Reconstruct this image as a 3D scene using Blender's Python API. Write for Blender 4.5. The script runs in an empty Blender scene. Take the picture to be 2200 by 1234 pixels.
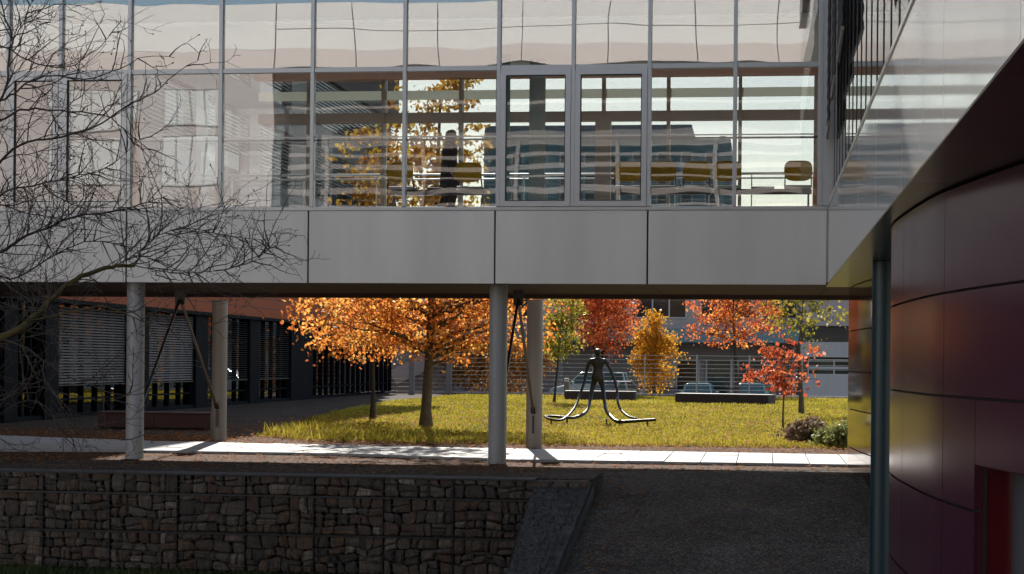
import bpy, math, random
import numpy as np
from mathutils import Vector, Matrix, noise
R = math.radians
rng = random.Random(7)
S = bpy.context.scene
COL = S.collection

# ---------------------------------------------------------------- camera
FPX, EYE, ROLL, YAW = 4025.0, 1.75, 0.0092, R(7.64)
cd = bpy.data.cameras.new("camera"); cam = bpy.data.objects.new("camera", cd); COL.objects.link(cam)
cd.sensor_width = 36.0; cd.lens = 36.0 * FPX / 2200.0; cd.shift_y = 160.0 / 2200.0
cd.clip_start = 0.1; cd.clip_end = 3000.0
_f = Vector((-math.sin(YAW), math.cos(YAW), 0)); _r = Vector((math.cos(YAW), math.sin(YAW), 0)); _u = Vector((0, 0, 1))
_x = _r * math.cos(ROLL) + _u * math.sin(ROLL); _y = _u * math.cos(ROLL) - _r * math.sin(ROLL)
M3 = Matrix((_x, _y, -_f)).transposed()
cam.matrix_world = Matrix.Translation((0, 0, EYE)) @ M3.to_4x4()
S.camera = cam

# ---------------------------------------------------------------- light
SUN_EL, SUN_AZ = R(28.0), R(10.0)            # sun ahead of the camera, 10 degrees left of +Y
sdir = Vector((-math.sin(SUN_AZ) * math.cos(SUN_EL), math.cos(SUN_AZ) * math.cos(SUN_EL), math.sin(SUN_EL)))
W = bpy.data.worlds.new("World"); S.world = W; W.use_nodes = True
wn = W.node_tree.nodes; wl = W.node_tree.links
bg = wn["Background"]; sky = wn.new("ShaderNodeTexSky"); sky.sky_type = 'NISHITA'; sky.sun_disc = False
sky.sun_elevation = SUN_EL; sky.sun_rotation = -SUN_AZ; sky.dust_density = 0.6; sky.air_density = 1.0; sky.ozone_density = 1.0
wt = wn.new("ShaderNodeMix"); wt.data_type = 'RGBA'; wt.blend_type = 'MULTIPLY'; wt.inputs[0].default_value = 1.0   # warm tint laid over the sky colour to make the shade less blue
wt.inputs[7].default_value = (1.07, 1.0, 0.92, 1); wl.new(sky.outputs[0], wt.inputs[6]); wl.new(wt.outputs[2], bg.inputs[0]); bg.inputs[1].default_value = 0.10
sl = bpy.data.lights.new("sun", 'SUN'); sl.energy = 3.6; sl.angle = R(0.5); sl.color = (1.0, 0.945, 0.865)
so = bpy.data.objects.new("sun", sl); COL.objects.link(so); so.rotation_euler = sdir.to_track_quat('Z', 'Y').to_euler()
S.view_settings.view_transform = 'Standard'; S.view_settings.look = 'None'
S.view_settings.gamma = 1.0; S.view_settings.use_curve_mapping = False
S.view_settings.exposure = 1.15
S.cycles.max_bounces = 8; S.cycles.transparent_max_bounces = 24; S.cycles.caustics_reflective = False; S.cycles.sample_clamp_indirect = 6.0
S.cycles.use_denoising = True

# ---------------------------------------------------------------- placing helpers (survey of the site)
def ray(px, py):
    u = (px - 1100) / FPX; v = (777 - py) / FPX
    a = u * math.cos(ROLL) - v * math.sin(ROLL); b = u * math.sin(ROLL) + v * math.cos(ROLL)
    return _f + _r * a + _u * b
def P(px, py, Y):
    d = ray(px, py); t = Y / d.y
    return Vector((d.x * t, Y, EYE + d.z * t))
def G(px, py, z=0.0):
    d = ray(px, py); t = (z - EYE) / d.z
    return Vector((d.x * t, d.y * t, z))
def X_(px, py, Y): return P(px, py, Y).x
def Z_(px, py, Y): return P(px, py, Y).z

# ---------------------------------------------------------------- materials
def nodes_of(m): return m.node_tree.nodes, m.node_tree.links
def mat(name, col, rough=0.6, metal=0.0, var=0.0, vscale=3.0, bump=0.0, bscale=40.0, coat=0.0, spec=None, streak=False, bdist=0.01):
    m = bpy.data.materials.new(name); m.use_nodes = True; n, l = nodes_of(m)
    b = n["Principled BSDF"]; b.inputs["Roughness"].default_value = rough; b.inputs["Metallic"].default_value = metal
    b.inputs["Base Color"].default_value = (*col, 1)
    if coat: b.inputs["Coat Weight"].default_value = coat; b.inputs["Coat Roughness"].default_value = 0.04
    if spec is not None: b.inputs["Specular IOR Level"].default_value = spec
    tc = n.new("ShaderNodeTexCoord")
    if var:
        t = n.new("ShaderNodeTexNoise"); t.inputs["Scale"].default_value = vscale; t.inputs["Detail"].default_value = 6
        if streak:
            mp = n.new("ShaderNodeMapping"); mp.inputs["Scale"].default_value = (1, 1, 0.12)
            l.new(tc.outputs["Object"], mp.inputs[0]); l.new(mp.outputs[0], t.inputs["Vector"])
        else: l.new(tc.outputs["Object"], t.inputs["Vector"])
        r = n.new("ShaderNodeMapRange"); r.inputs[1].default_value = 0.3; r.inputs[2].default_value = 0.7
        r.inputs[3].default_value = 1 - var; r.inputs[4].default_value = 1 + var * 0.6; l.new(t.outputs[0], r.inputs[0])
        h = n.new("ShaderNodeMix"); h.data_type = 'RGBA'; h.blend_type = 'MULTIPLY'; h.inputs[0].default_value = 1
        h.inputs[6].default_value = (*col, 1); l.new(r.outputs[0], h.inputs[7]); l.new(h.outputs[2], b.inputs["Base Color"])
        r2 = n.new("ShaderNodeMapRange"); r2.inputs[3].default_value = rough * 0.85; r2.inputs[4].default_value = min(1, rough * 1.2)
        l.new(t.outputs[0], r2.inputs[0]); l.new(r2.outputs[0], b.inputs["Roughness"])
    if bump:
        t2 = n.new("ShaderNodeTexNoise"); t2.inputs["Scale"].default_value = bscale; t2.inputs["Detail"].default_value = 4
        l.new(tc.outputs["Object"], t2.inputs["Vector"])
        bp = n.new("ShaderNodeBump"); bp.inputs["Strength"].default_value = bump; bp.inputs["Distance"].default_value = bdist
        l.new(t2.outputs[0], bp.inputs["Height"]); l.new(bp.outputs[0], b.inputs["Normal"])
    return m
def glass(name, base=0.1, tint=(0.93, 0.96, 0.95), wav=0.0, wscale=0.7, body=None, rough=0.0):
    """a thin coated pane: part clear, part mirror, more mirror at grazing angles; body adds a share of opaque enamel"""
    m = bpy.data.materials.new(name); m.use_nodes = True; n, l = nodes_of(m)
    n.remove(n["Principled BSDF"]); out = n["Material Output"]
    tr = n.new("ShaderNodeBsdfTransparent"); tr.inputs[0].default_value = (*tint, 1)
    gl = n.new("ShaderNodeBsdfGlossy"); gl.inputs["Roughness"].default_value = rough; gl.inputs[0].default_value = (0.95, 0.95, 0.95, 1)
    fr = n.new("ShaderNodeFresnel"); fr.inputs[0].default_value = 1.5
    mr = n.new("ShaderNodeMapRange"); mr.inputs[1].default_value = 0.04; mr.inputs[2].default_value = 1
    mr.inputs[3].default_value = base; mr.inputs[4].default_value = 1; l.new(fr.outputs[0], mr.inputs[0])
    mx = n.new("ShaderNodeMixShader"); l.new(mr.outputs[0], mx.inputs[0])
    src = tr
    if body:
        df = n.new("ShaderNodeBsdfDiffuse"); df.inputs[0].default_value = (*body[0], 1)
        m2 = n.new("ShaderNodeMixShader"); m2.inputs[0].default_value = body[1]
        l.new(tr.outputs[0], m2.inputs[1]); l.new(df.outputs[0], m2.inputs[2]); src = m2
    l.new(src.outputs[0], mx.inputs[1]); l.new(gl.outputs[0], mx.inputs[2]); l.new(mx.outputs[0], out.inputs[0])
    if wav:
        tc = n.new("ShaderNodeTexCoord"); t = n.new("ShaderNodeTexNoise"); t.inputs["Scale"].default_value = wscale; t.inputs["Detail"].default_value = 1.0
        l.new(tc.outputs["Object"], t.inputs["Vector"])
        bp = n.new("ShaderNodeBump"); bp.inputs["Strength"].default_value = 1; bp.inputs["Distance"].default_value = wav
        l.new(t.outputs[0], bp.inputs["Height"]); l.new(bp.outputs[0], gl.inputs["Normal"])
    return m
def tinted(name, stops, rough=0.7, trans=0.0, bump=0.0, bscale=60, spec=0.3, noise_mix=0.0, nscale=8):
    """colour picked per face from the 'tint' attribute along a ramp of the thing's own hues; trans = light through thin leaves"""
    m = bpy.data.materials.new(name); m.use_nodes = True; n, l = nodes_of(m); b = n["Principled BSDF"]
    at = n.new("ShaderNodeAttribute"); at.attribute_name = "tint"
    cr = n.new("ShaderNodeValToRGB"); e = cr.color_ramp.elements
    e[0].position = 0; e[0].color = (*stops[0], 1); e[1].position = 1; e[1].color = (*stops[-1], 1)
    for i, c in enumerate(stops[1:-1]):
        k = e.new((i + 1) / (len(stops) - 1)); k.color = (*c, 1)
    l.new(at.outputs["Fac"], cr.inputs[0]); src = cr.outputs[0]
    tc = n.new("ShaderNodeTexCoord")
    if noise_mix:
        t = n.new("ShaderNodeTexNoise"); t.inputs["Scale"].default_value = nscale; t.inputs["Detail"].default_value = 8
        l.new(tc.outputs["Object"], t.inputs["Vector"])
        r = n.new("ShaderNodeMapRange"); r.inputs[1].default_value = .3; r.inputs[2].default_value = .7
        r.inputs[3].default_value = 1 - noise_mix; r.inputs[4].default_value = 1 + noise_mix; l.new(t.outputs[0], r.inputs[0])
        h = n.new("ShaderNodeMix"); h.data_type = 'RGBA'; h.blend_type = 'MULTIPLY'; h.inputs[0].default_value = 1
        l.new(src, h.inputs[6]); l.new(r.outputs[0], h.inputs[7]); src = h.outputs[2]
    l.new(src, b.inputs["Base Color"]); b.inputs["Roughness"].default_value = rough; b.inputs["Specular IOR Level"].default_value = spec
    if bump:
        t2 = n.new("ShaderNodeTexNoise"); t2.inputs["Scale"].default_value = bscale; t2.inputs["Detail"].default_value = 6
        l.new(tc.outputs["Object"], t2.inputs["Vector"])
        bp = n.new("ShaderNodeBump"); bp.inputs["Strength"].default_value = bump; bp.inputs["Distance"].default_value = 0.02
        l.new(t2.outputs[0], bp.inputs["Height"]); l.new(bp.outputs[0], b.inputs["Normal"])
    if trans:
        tl = n.new("ShaderNodeBsdfTranslucent"); l.new(src, tl.inputs[0])
        mx = n.new("ShaderNodeMixShader"); mx.inputs[0].default_value = trans
        l.new(b.outputs[0], mx.inputs[1]); l.new(tl.outputs[0], mx.inputs[2]); l.new(mx.outputs[0], n["Material Output"].inputs[0])
    return m
def ground(name, c1, c2, c3=None, scale=30, vor=60, bump=0.6, bdist=0.02, rough=0.9, big=0.6):
    """grit: small cells of varied colour over a slow change of tone"""
    m = bpy.data.materials.new(name); m.use_nodes = True; n, l = nodes_of(m); b = n["Principled BSDF"]
    tc = n.new("ShaderNodeTexCoord")
    v = n.new("ShaderNodeTexVoronoi"); v.inputs["Scale"].default_value = vor; l.new(tc.outputs["Object"], v.inputs["Vector"])
    sp = n.new("ShaderNodeSeparateColor"); l.new(v.outputs["Color"], sp.inputs[0])
    cr = n.new("ShaderNodeValToRGB"); e = cr.color_ramp.elements; e[0].color = (*c1, 1); e[1].color = (*c2, 1)
    if c3: k = e.new(0.55); k.color = (*c3, 1)
    l.new(sp.outputs[0], cr.inputs[0])
    t = n.new("ShaderNodeTexNoise"); t.inputs["Scale"].default_value = big; t.inputs["Detail"].default_value = 8; t.inputs["Roughness"].default_value = 0.65
    l.new(tc.outputs["Object"], t.inputs["Vector"])
    r = n.new("ShaderNodeMapRange"); r.inputs[1].default_value = .3; r.inputs[2].default_value = .7; r.inputs[3].default_value = .7; r.inputs[4].default_value = 1.25
    l.new(t.outputs[0], r.inputs[0])
    h = n.new("ShaderNodeMix"); h.data_type = 'RGBA'; h.blend_type = 'MULTIPLY'; h.inputs[0].default_value = 1
    l.new(cr.outputs[0], h.inputs[6]); l.new(r.outputs[0], h.inputs[7]); l.new(h.outputs[2], b.inputs["Base Color"])
    b.inputs["Roughness"].default_value = rough; b.inputs["Specular IOR Level"].default_value = 0.04
    bp = n.new("ShaderNodeBump"); bp.inputs["Strength"].default_value = bump; bp.inputs["Distance"].default_value = bdist; bp.invert = True
    l.new(v.outputs["Distance"], bp.inputs["Height"]); l.new(bp.outputs[0], b.inputs["Normal"])
    return m

M = {}
M['panel'] = mat('pale_panel', (0.80, 0.75, 0.665), 0.42, var=0.10, vscale=1.6, streak=True)
M['alu'] = mat('aluminium', (0.44, 0.44, 0.43), 0.38, 0.5, var=0.06, vscale=4)
M['alu_light'] = mat('light_aluminium', (0.62, 0.62, 0.6), 0.3, 0.4)
M['gasket'] = mat('black_gasket', (0.015, 0.015, 0.016), 0.6)
M['dark'] = mat('dark_backing', (0.02, 0.02, 0.021), 0.7)
M['soffit'] = mat('brown_soffit', (0.060, 0.040, 0.029), 0.7, spec=0.12, var=0.15, vscale=2)
M['colmetal'] = mat('painted_column', (0.34, 0.342, 0.33), 0.42, 0.0, var=0.08, vscale=3, streak=True)
M['colwarm'] = mat('warm_grey_column', (0.33, 0.30, 0.265), 0.45, var=0.10, vscale=2.5, streak=True)
M['steel'] = mat('dark_steel', (0.06, 0.058, 0.055), 0.45, 0.6)
M['rodsteel'] = mat('brown_rod', (0.12, 0.095, 0.072), 0.45, 0.3)
M['glass'] = glass('window_glass', 0.095, (0.90, 0.92, 0.92), 0.0035, 0.6)
M['glass_top'] = glass('coated_upper_glass', 0.15, (0.9, 0.92, 0.92), 0.0045, 0.55)
M['glass_rear'] = glass('sky_dimming_glass', 0.07, (0.62, 0.65, 0.675))  # rear panes tinted to tone down the bright sky behind them
M['glass_dark'] = glass('dark_facade_glass', 0.12, (0.30, 0.34, 0.34), 0.004, 0.5)
M['floor'] = mat('interior_floor', (0.58, 0.56, 0.53), 0.35, var=0.1)
M['ceil'] = mat('white_ceiling', (0.78, 0.76, 0.73), 0.8)
M['orange'] = mat('orange_beam', (0.60, 0.26, 0.14), 0.5, var=0.15, vscale=3)
M['tealcol'] = mat('teal_column', (0.12, 0.27, 0.28), 0.4)
M['greyteal'] = mat('grey_column', (0.36, 0.42, 0.42), 0.5)
M['brownbar'] = mat('brown_bar', (0.44, 0.36, 0.31), 0.5)
M['palebar'] = tinted('frosted_light_shelf', [(0.72, 0.72, 0.60), (0.74, 0.74, 0.62)], 0.5, 0.3)
M['yellow'] = tinted('yellow_shell', [(0.86, 0.47, 0.03), (0.87, 0.50, 0.035)], 0.4, 0.05)
M['greyplastic'] = mat('pale_plastic', (0.6, 0.59, 0.56), 0.45)
M['chrome'] = mat('chrome', (0.55, 0.55, 0.55), 0.2, 0.9)
M['wingpanel'] = mat('glossy_white_panel', (0.62, 0.61, 0.585), 0.06, var=0.04, vscale=1, bump=1.0, bscale=0.9, bdist=0.0012)
M['redskin'] = mat('dark_red_panel', (0.066, 0.016, 0.034), 0.2, 0.0, spec=0.14, var=0.10, vscale=0.8, bump=1.0, bscale=0.8, bdist=0.003)
M['rearskin'] = mat('mirror_dark_panel', (0.045, 0.022, 0.016), 0.09, 0.3, bump=1.0, bscale=0.8, bdist=0.002)
M['soffitred'] = mat('dark_red_soffit', (0.05, 0.021, 0.018), 0.24, 0.05, var=0.1, vscale=0.8, bump=1.0, bscale=0.9, bdist=0.002)
M['brightred'] = mat('bright_red', (0.15, 0.005, 0.009), 0.45)
M['greyblue'] = mat('grey_door', (0.10, 0.105, 0.12), 0.35)
M['teal'] = mat('dark_teal_column', (0.014, 0.042, 0.050), 0.4, var=0.1)
M['screen'] = mat('expanded_metal', (0.05, 0.042, 0.036), 0.5, 0.5)
M['screengold'] = mat('tarnished_trim', (0.16, 0.14, 0.10), 0.35, 0.5)
M['fin'] = mat('dark_fin', (0.018, 0.019, 0.021), 0.45)
M['gravel'] = ground('gravel', (0.025, 0.019, 0.015), (0.15, 0.115, 0.09), (0.06, 0.046, 0.037), vor=26)
M['rampgravel'] = ground('ramp_gravel', (0.045, 0.036, 0.030), (0.225, 0.185, 0.150), (0.100, 0.081, 0.068), vor=46, big=0.9)
M['litter'] = ground('leaf_litter', (0.03, 0.015, 0.009), (0.20, 0.085, 0.03), (0.08, 0.04, 0.022), vor=16, big=0.9)
M['soil'] = ground('lawn_soil', (0.06, 0.07, 0.018), (0.20, 0.19, 0.045), (0.12, 0.13, 0.03), vor=9, big=0.35)
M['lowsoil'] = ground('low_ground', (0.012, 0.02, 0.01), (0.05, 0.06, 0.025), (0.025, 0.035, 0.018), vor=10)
M['asphalt'] = ground('asphalt', (0.035, 0.035, 0.036), (0.08, 0.08, 0.08), vor=60, bump=0.2)
M['slab'] = mat('paving_slab', (0.35, 0.34, 0.325), 0.75, var=0.12, vscale=1.6, bump=0.3, bscale=60, bdist=0.004)
M['kerb'] = mat('kerb_stone', (0.48, 0.44, 0.42), 0.8, var=0.1)
M['brick'] = mat('dull_red_edge', (0.16, 0.07, 0.06), 0.8, var=0.2, vscale=6)
M['stone'] = tinted('gabion_stone', [(0.052, 0.046, 0.040), (0.085, 0.070, 0.056), (0.125, 0.078, 0.050), (0.115, 0.098, 0.080), (0.155, 0.125, 0.095), (0.30, 0.255, 0.20)], 0.85, 0, 0.5, 30, noise_mix=0.3, nscale=9)
M['topstone'] = tinted('cap_stone', [(0.055, 0.055, 0.057), (0.089, 0.087, 0.086), (0.123, 0.116, 0.109)], 0.85, 0, 0.6, 25, noise_mix=0.35, nscale=7)
M['wire'] = mat('gabion_wire', (0.05, 0.05, 0.052), 0.5, 0.6)
M['bitumen'] = mat('black_wall_face', (0.012, 0.012, 0.014), 0.8, var=0.2)
M['bark'] = mat('bark', (0.115, 0.085, 0.055), 0.9, var=0.35, vscale=9, bump=0.8, bscale=30, bdist=0.02)
M['bark_dark'] = mat('dark_bark', (0.05, 0.038, 0.028), 0.9, var=0.3, vscale=9, bump=0.6, bscale=30)
M['moss'] = mat('mossy_bark', (0.069, 0.053, 0.012), 0.9, var=0.45, vscale=14, bump=0.8, bscale=40)
M['twig'] = mat('bare_twig', (0.075, 0.06, 0.05), 0.8, var=0.3, vscale=3)
M['lf_orange'] = tinted('orange_leaf', [(0.30, 0.09, 0.03), (0.62, 0.18, 0.04), (0.76, 0.28, 0.055), (0.82, 0.40, 0.08), (0.84, 0.56, 0.17)], 0.5, 0.72)
M['lf_yellow'] = tinted('yellow_leaf', [(0.60, 0.27, 0.03), (0.76, 0.42, 0.045), (0.82, 0.56, 0.08)], 0.5, 0.7)
M['lf_green'] = tinted('yellow_green_leaf', [(0.10, 0.10, 0.02), (0.24, 0.21, 0.03), (0.44, 0.35, 0.05), (0.55, 0.45, 0.12)], 0.5, 0.55)
M['lf_rust'] = tinted('rust_leaf', [(0.28, 0.055, 0.025), (0.52, 0.105, 0.035), (0.62, 0.18, 0.05), (0.64, 0.28, 0.09)], 0.5, 0.7)
M['lf_gold'] = tinted('gold_leaf', [(0.442, 0.195, 0.019), (0.624, 0.312, 0.026), (0.702, 0.403, 0.039)], 0.5, 0.62)
M['lf_red'] = tinted('red_leaf', [(0.36, 0.06, 0.03), (0.55, 0.10, 0.045), (0.66, 0.19, 0.07), (0.6, 0.3, 0.2)], 0.45, 0.55)
M['lf_brown'] = tinted('brown_hedge_leaf', [(0.16, 0.06, 0.015), (0.30, 0.12, 0.02), (0.38, 0.19, 0.03)], 0.6, 0.4)
M['lf_purple'] = tinted('dull_purple_stem', [(0.114, 0.076, 0.067), (0.247, 0.162, 0.114), (0.323, 0.266, 0.133)], 0.7, 0.3)
M['lf_sage'] = tinted('sage_leaf', [(0.133, 0.162, 0.057), (0.266, 0.285, 0.095), (0.380, 0.361, 0.133)], 0.6, 0.35)
M['grass'] = tinted('grass_blade', [(0.16, 0.15, 0.022), (0.32, 0.265, 0.03), (0.45, 0.35, 0.05), (0.52, 0.43, 0.14)], 0.7, 0.5, spec=0.12)
M['fallen'] = tinted('fallen_leaf', [(0.10, 0.04, 0.02), (0.25, 0.08, 0.025), (0.38, 0.14, 0.03), (0.36, 0.22, 0.10)], 0.9, 0.15, spec=0.02)
M['bronze'] = mat('bronze', (0.03, 0.027, 0.024), 0.48, 0.4, var=0.25, vscale=6)
M['corten'] = mat('dark_bench_steel', (0.05, 0.028, 0.026), 0.6, var=0.2)
M['maroon'] = mat('maroon_bench', (0.06, 0.015, 0.014), 0.5, var=0.15)
M['benchtop'] = mat('weathered_bench_top', (0.16, 0.13, 0.12), 0.6, var=0.2, vscale=5)
M['bollard'] = mat('bollard_paint', (0.22, 0.16, 0.13), 0.5)
M['fence'] = mat('fence_wire', (0.48, 0.44, 0.38), 0.45, 0.3)
M['navy'] = mat('navy_steel', (0.007, 0.0085, 0.011), 0.7, 0.0, spec=0.04, var=0.15)
M['cladorange'] = mat('orange_cladding', (0.34, 0.085, 0.038), 0.6, var=0.08, vscale=0.6, spec=0.06)
M['blind'] = mat('blind_slat', (0.105, 0.09, 0.08), 0.5, 0.0, spec=.1)
M['farwall'] = mat('far_wall', (0.46, 0.37, 0.345), 0.8, var=0.08, vscale=0.4)
M['fargrey'] = mat('far_grey_wall', (0.27, 0.225, 0.215), 0.8, var=0.1, vscale=0.4, streak=True)
M['farpale'] = mat('far_pale_wall', (0.50, 0.45, 0.43), 0.8, var=0.08, streak=True)
M['tealband'] = mat('teal_canopy', (0.17, 0.26, 0.27), 0.5, var=0.08)
M['tealwall'] = mat('teal_wall', (0.16, 0.26, 0.27), 0.7, var=0.1, vscale=0.3)
M['roofdark'] = mat('dark_roof', (0.10, 0.15, 0.16), 0.6)
M['winframe'] = mat('white_frame', (0.5, 0.47, 0.45), 0.5)
M['winglass'] = mat('dark_window', (0.025, 0.03, 0.03), 0.06, 0.0, bump=1.0, bscale=0.5, bdist=0.01)
M['whiteclad'] = mat('white_cladding', (0.73, 0.715, 0.71), 0.5, var=0.04, vscale=0.5)
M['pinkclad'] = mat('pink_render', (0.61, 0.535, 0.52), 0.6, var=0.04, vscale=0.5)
M['skypane'] = mat('sky_white_pane', (0.8, 0.8, 0.8), 0.4, var=.05, vscale=2)  # flat white stands in for sky reflected in these panes
M['bouncepave'] = mat('pale_bounce_paving', (0.60, 0.54, 0.46), 0.8, var=.12, vscale=.7)  # kept pale so the added sheet throws sunlight back up
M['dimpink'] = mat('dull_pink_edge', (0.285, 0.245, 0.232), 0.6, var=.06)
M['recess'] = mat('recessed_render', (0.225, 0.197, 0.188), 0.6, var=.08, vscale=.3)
M['pale_blind'] = mat('pale_blind_slat', (0.5, 0.47, 0.45), 0.5)
M['tyre'] = mat('tyre', (0.015, 0.015, 0.015), 0.8)
M['rim'] = mat('wheel_rim', (0.4, 0.4, 0.4), 0.3, 0.8)
M['cargreen'] = mat('teal_car_paint', (0.13, 0.36, 0.38), 0.25, 0.0, coat=0.5)
M['carblue'] = mat('pale_blue_car_paint', (0.42, 0.58, 0.60), 0.25, 0.0, coat=0.5)
M['carsilver'] = mat('silver_car_paint', (0.62, 0.59, 0.57), 0.25, 0.1, coat=0.5)
M['carglass'] = mat('car_glass', (0.05, 0.11, 0.115), 0.22)
M['tail'] = mat('tail_lamp', (0.4, 0.02, 0.02), 0.2)
M['headlamp'] = mat('head_lamp', (0.7, 0.7, 0.68), 0.1)
M['skin'] = mat('skin', (0.5, 0.28, 0.2), 0.5)
M['hair'] = mat('brown_hair', (0.075, 0.035, 0.022), 0.5, var=0.3, vscale=30)
M['coat'] = mat('black_coat', (0.03, 0.026, 0.03), 0.8)
M['trouser'] = mat('dark_trousers', (0.03, 0.024, 0.026), 0.85)

# ---------------------------------------------------------------- mesh builder
class MB:
    def __init__(s): s.v = []; s.f = []; s.t = []
    def add(s, vs, fs, tint=None):
        o = len(s.v); s.v += [tuple(p) for p in vs]; s.f += [[i + o for i in f] for f in fs]
        s.t += [tint if tint is not None else 0.5] * len(fs); return s
    def box(s, x0, x1, y0, y1, z0, z1, tint=None):
        if x0 > x1: x0, x1 = x1, x0
        if y0 > y1: y0, y1 = y1, y0
        if z0 > z1: z0, z1 = z1, z0
        return s.add([(x0,y0,z0),(x1,y0,z0),(x1,y1,z0),(x0,y1,z0),(x0,y0,z1),(x1,y0,z1),(x1,y1,z1),(x0,y1,z1)],
                     [(0,3,2,1),(4,5,6,7),(0,1,5,4),(1,2,6,5),(2,3,7,6),(3,0,4,7)], tint)
    def cbox(s, c, sx, sy, sz, rz=0.0, rx=0.0, tint=None):
        m = Matrix.Rotation(rz, 3, 'Z') @ Matrix.Rotation(rx, 3, 'X'); c = Vector(c)
        vs = [c + m @ Vector((a*sx/2, b*sy/2, d*sz/2)) for d in (-1,1) for a, b in ((-1,-1),(1,-1),(1,1),(-1,1))]
        return s.add(vs, [(0,3,2,1),(4,5,6,7),(0,1,5,4),(1,2,6,5),(2,3,7,6),(3,0,4,7)], tint)
    def bar(s, a, b, w, h=None):
        a = Vector(a); b = Vector(b); h = h or w; d = (b - a).normalized()
        up = Vector((0,0,1)) if abs(d.z) < 0.95 else Vector((0,1,0))
        x = d.cross(up).normalized() * w/2; y = d.cross(x).normalized() * h/2
        vs = [p + i*x + j*y for p in (a, b) for i, j in ((-1,-1),(1,-1),(1,1),(-1,1))]
        return s.add(vs, [(0,1,2,3),(7,6,5,4),(0,4,5,1),(1,5,6,2),(2,6,7,3),(3,7,4,0)])
    def tube(s, pts, rad, n=8, cap=True, tint=None, flat=1.0):
        pts = [Vector(p) for p in pts]; k = len(pts)
        if not hasattr(rad, '__len__'): rad = [rad] * k
        ref = None; vs = []; fs = []
        for i, p in enumerate(pts):
            d = (pts[min(i+1, k-1)] - pts[max(i-1, 0)])
            d = d.normalized() if d.length > 1e-9 else Vector((0,0,1))
            if ref is None: ref = Vector((1,0,0)) if abs(d.x) < 0.9 else Vector((0,1,0))
            x = (ref - d * ref.dot(d)).normalized(); y = d.cross(x); ref = x
            for j in range(n):
                a = 2*math.pi*j/n; vs.append(p + (x*math.cos(a) + y*math.sin(a)*flat) * rad[i])
        for i in range(k-1):
            for j in range(n):
                fs.append((i*n+j, i*n+(j+1)%n, (i+1)*n+(j+1)%n, (i+1)*n+j))
        if cap: fs += [tuple(range(n-1, -1, -1)), tuple((k-1)*n + j for j in range(n))]
        return s.add(vs, fs, tint)
    def cyl(s, x, y, z0, z1, r, n=24): return s.tube([(x,y,z0),(x,y,z1)], r, n)
    def poly(s, pts, z0, z1):
        n = len(pts)
        return s.add([(p[0],p[1],z0) for p in pts] + [(p[0],p[1],z1) for p in pts],
                     [tuple(range(n-1,-1,-1)), tuple(range(n,2*n))] + [(i,(i+1)%n,n+(i+1)%n,n+i) for i in range(n)])
    def sheet(s, pts, z): return s.add([(p[0],p[1],z) for p in pts], [tuple(range(len(pts)))])
    def build(s, name, m, parent=None, smooth=False, bevel=0.0, tint=False):
        me = bpy.data.meshes.new(name); me.from_pydata(s.v, [], s.f)
        if not isinstance(m, (list, tuple)): m = [m]
        for q in m: me.materials.append(q)
        if tint:
            a = me.attributes.new("tint", 'FLOAT', 'FACE'); a.data.foreach_set("value", s.t)
        if smooth:
            me.polygons.foreach_set("use_smooth", [True]*len(me.polygons))
            if smooth != 'all': me.set_sharp_from_angle(angle=R(40))
        me.update(); o = bpy.data.objects.new(name, me); COL.objects.link(o)
        if parent:
            o.parent = parent; o.matrix_parent_inverse = Matrix.Translation(-parent.location) if parent.parent is None else parent.matrix_parent_inverse.copy()
            if parent.parent is not None: o.matrix_parent_inverse = Matrix.Identity(4)
        if bevel:
            b = o.modifiers.new("bevel", 'BEVEL'); b.width = bevel; b.segments = 2; b.limit_method = 'ANGLE'
        return o
def tag(o, label, cat, group=None, kind=None):
    o["label"] = label; o["category"] = cat
    if group: o["group"] = group
    if kind: o["kind"] = kind
    return o
def thing(name, label, cat, loc=(0,0,0), group=None):
    o = bpy.data.objects.new(name, None); COL.objects.link(o); o.location = loc; o.empty_display_size = 0.3
    return tag(o, label, cat, group)
def struct(name, mb, m, **k):
    o = mb.build(name, m, **k); o["kind"] = "structure"; return o
def fast_mesh(name, V, F, m, tint=None, parent=None, smooth=False):
    """V (n,3), F (k,3 or 4) numpy"""
    me = bpy.data.meshes.new(name); k, w = F.shape
    me.vertices.add(len(V)); me.vertices.foreach_set("co", V.astype(np.float32).ravel())
    me.loops.add(k*w); me.loops.foreach_set("vertex_index", F.astype(np.int32).ravel())
    me.polygons.add(k); me.polygons.foreach_set("loop_start", np.arange(0, k*w, w, dtype=np.int32))
    me.materials.append(m)
    if tint is not None:
        a = me.attributes.new("tint", 'FLOAT', 'FACE'); a.data.foreach_set("value", tint.astype(np.float32))
    me.update(calc_edges=True); o = bpy.data.objects.new(name, me); COL.objects.link(o)
    if parent:
        o.parent = parent; o.matrix_parent_inverse = Matrix.Translation(-parent.location)
    return o

# ================================================================ GROUND
def ramp_z(y): return max(-2.4, min(0.0, -(29.8 - y) * 0.154))
far_e = [G(-300,930), G(0,941), G(310,953), G(700,962), G(1110,970), G(1500,978), G(1830,983), G(2300,990)]
near_e = [G(-300,975), G(0,972), G(310,974), G(700,980), G(1110,994), G(1500,1000), G(1830,1005), G(2300,1014)]
b = MB(); b.sheet([(-400,-400),(400,-400),(400,700),(-400,700)], -2.6); struct('terrain', b, M['asphalt'])
b = MB()                                         # gravel terrace behind the gabion wall, with a face down to the lower ground
b.box(-60, -2.52, 27.9, 98.0, -1.6, 0.0)
b.box(-2.519, 30, 29.8, 98.0, -1.6, 0.0)
struct('gravel_terrace', b, M['gravel'])
b = MB(); ys = [5, 8, 11, 14.22, 17, 20, 23, 26, 28.4, 29.799]
vs = []; fs = []
for y in ys:
    for x in (-2.56, 0.5, 3, 14): vs.append((x, y, ramp_z(y) + 0.0))
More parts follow.
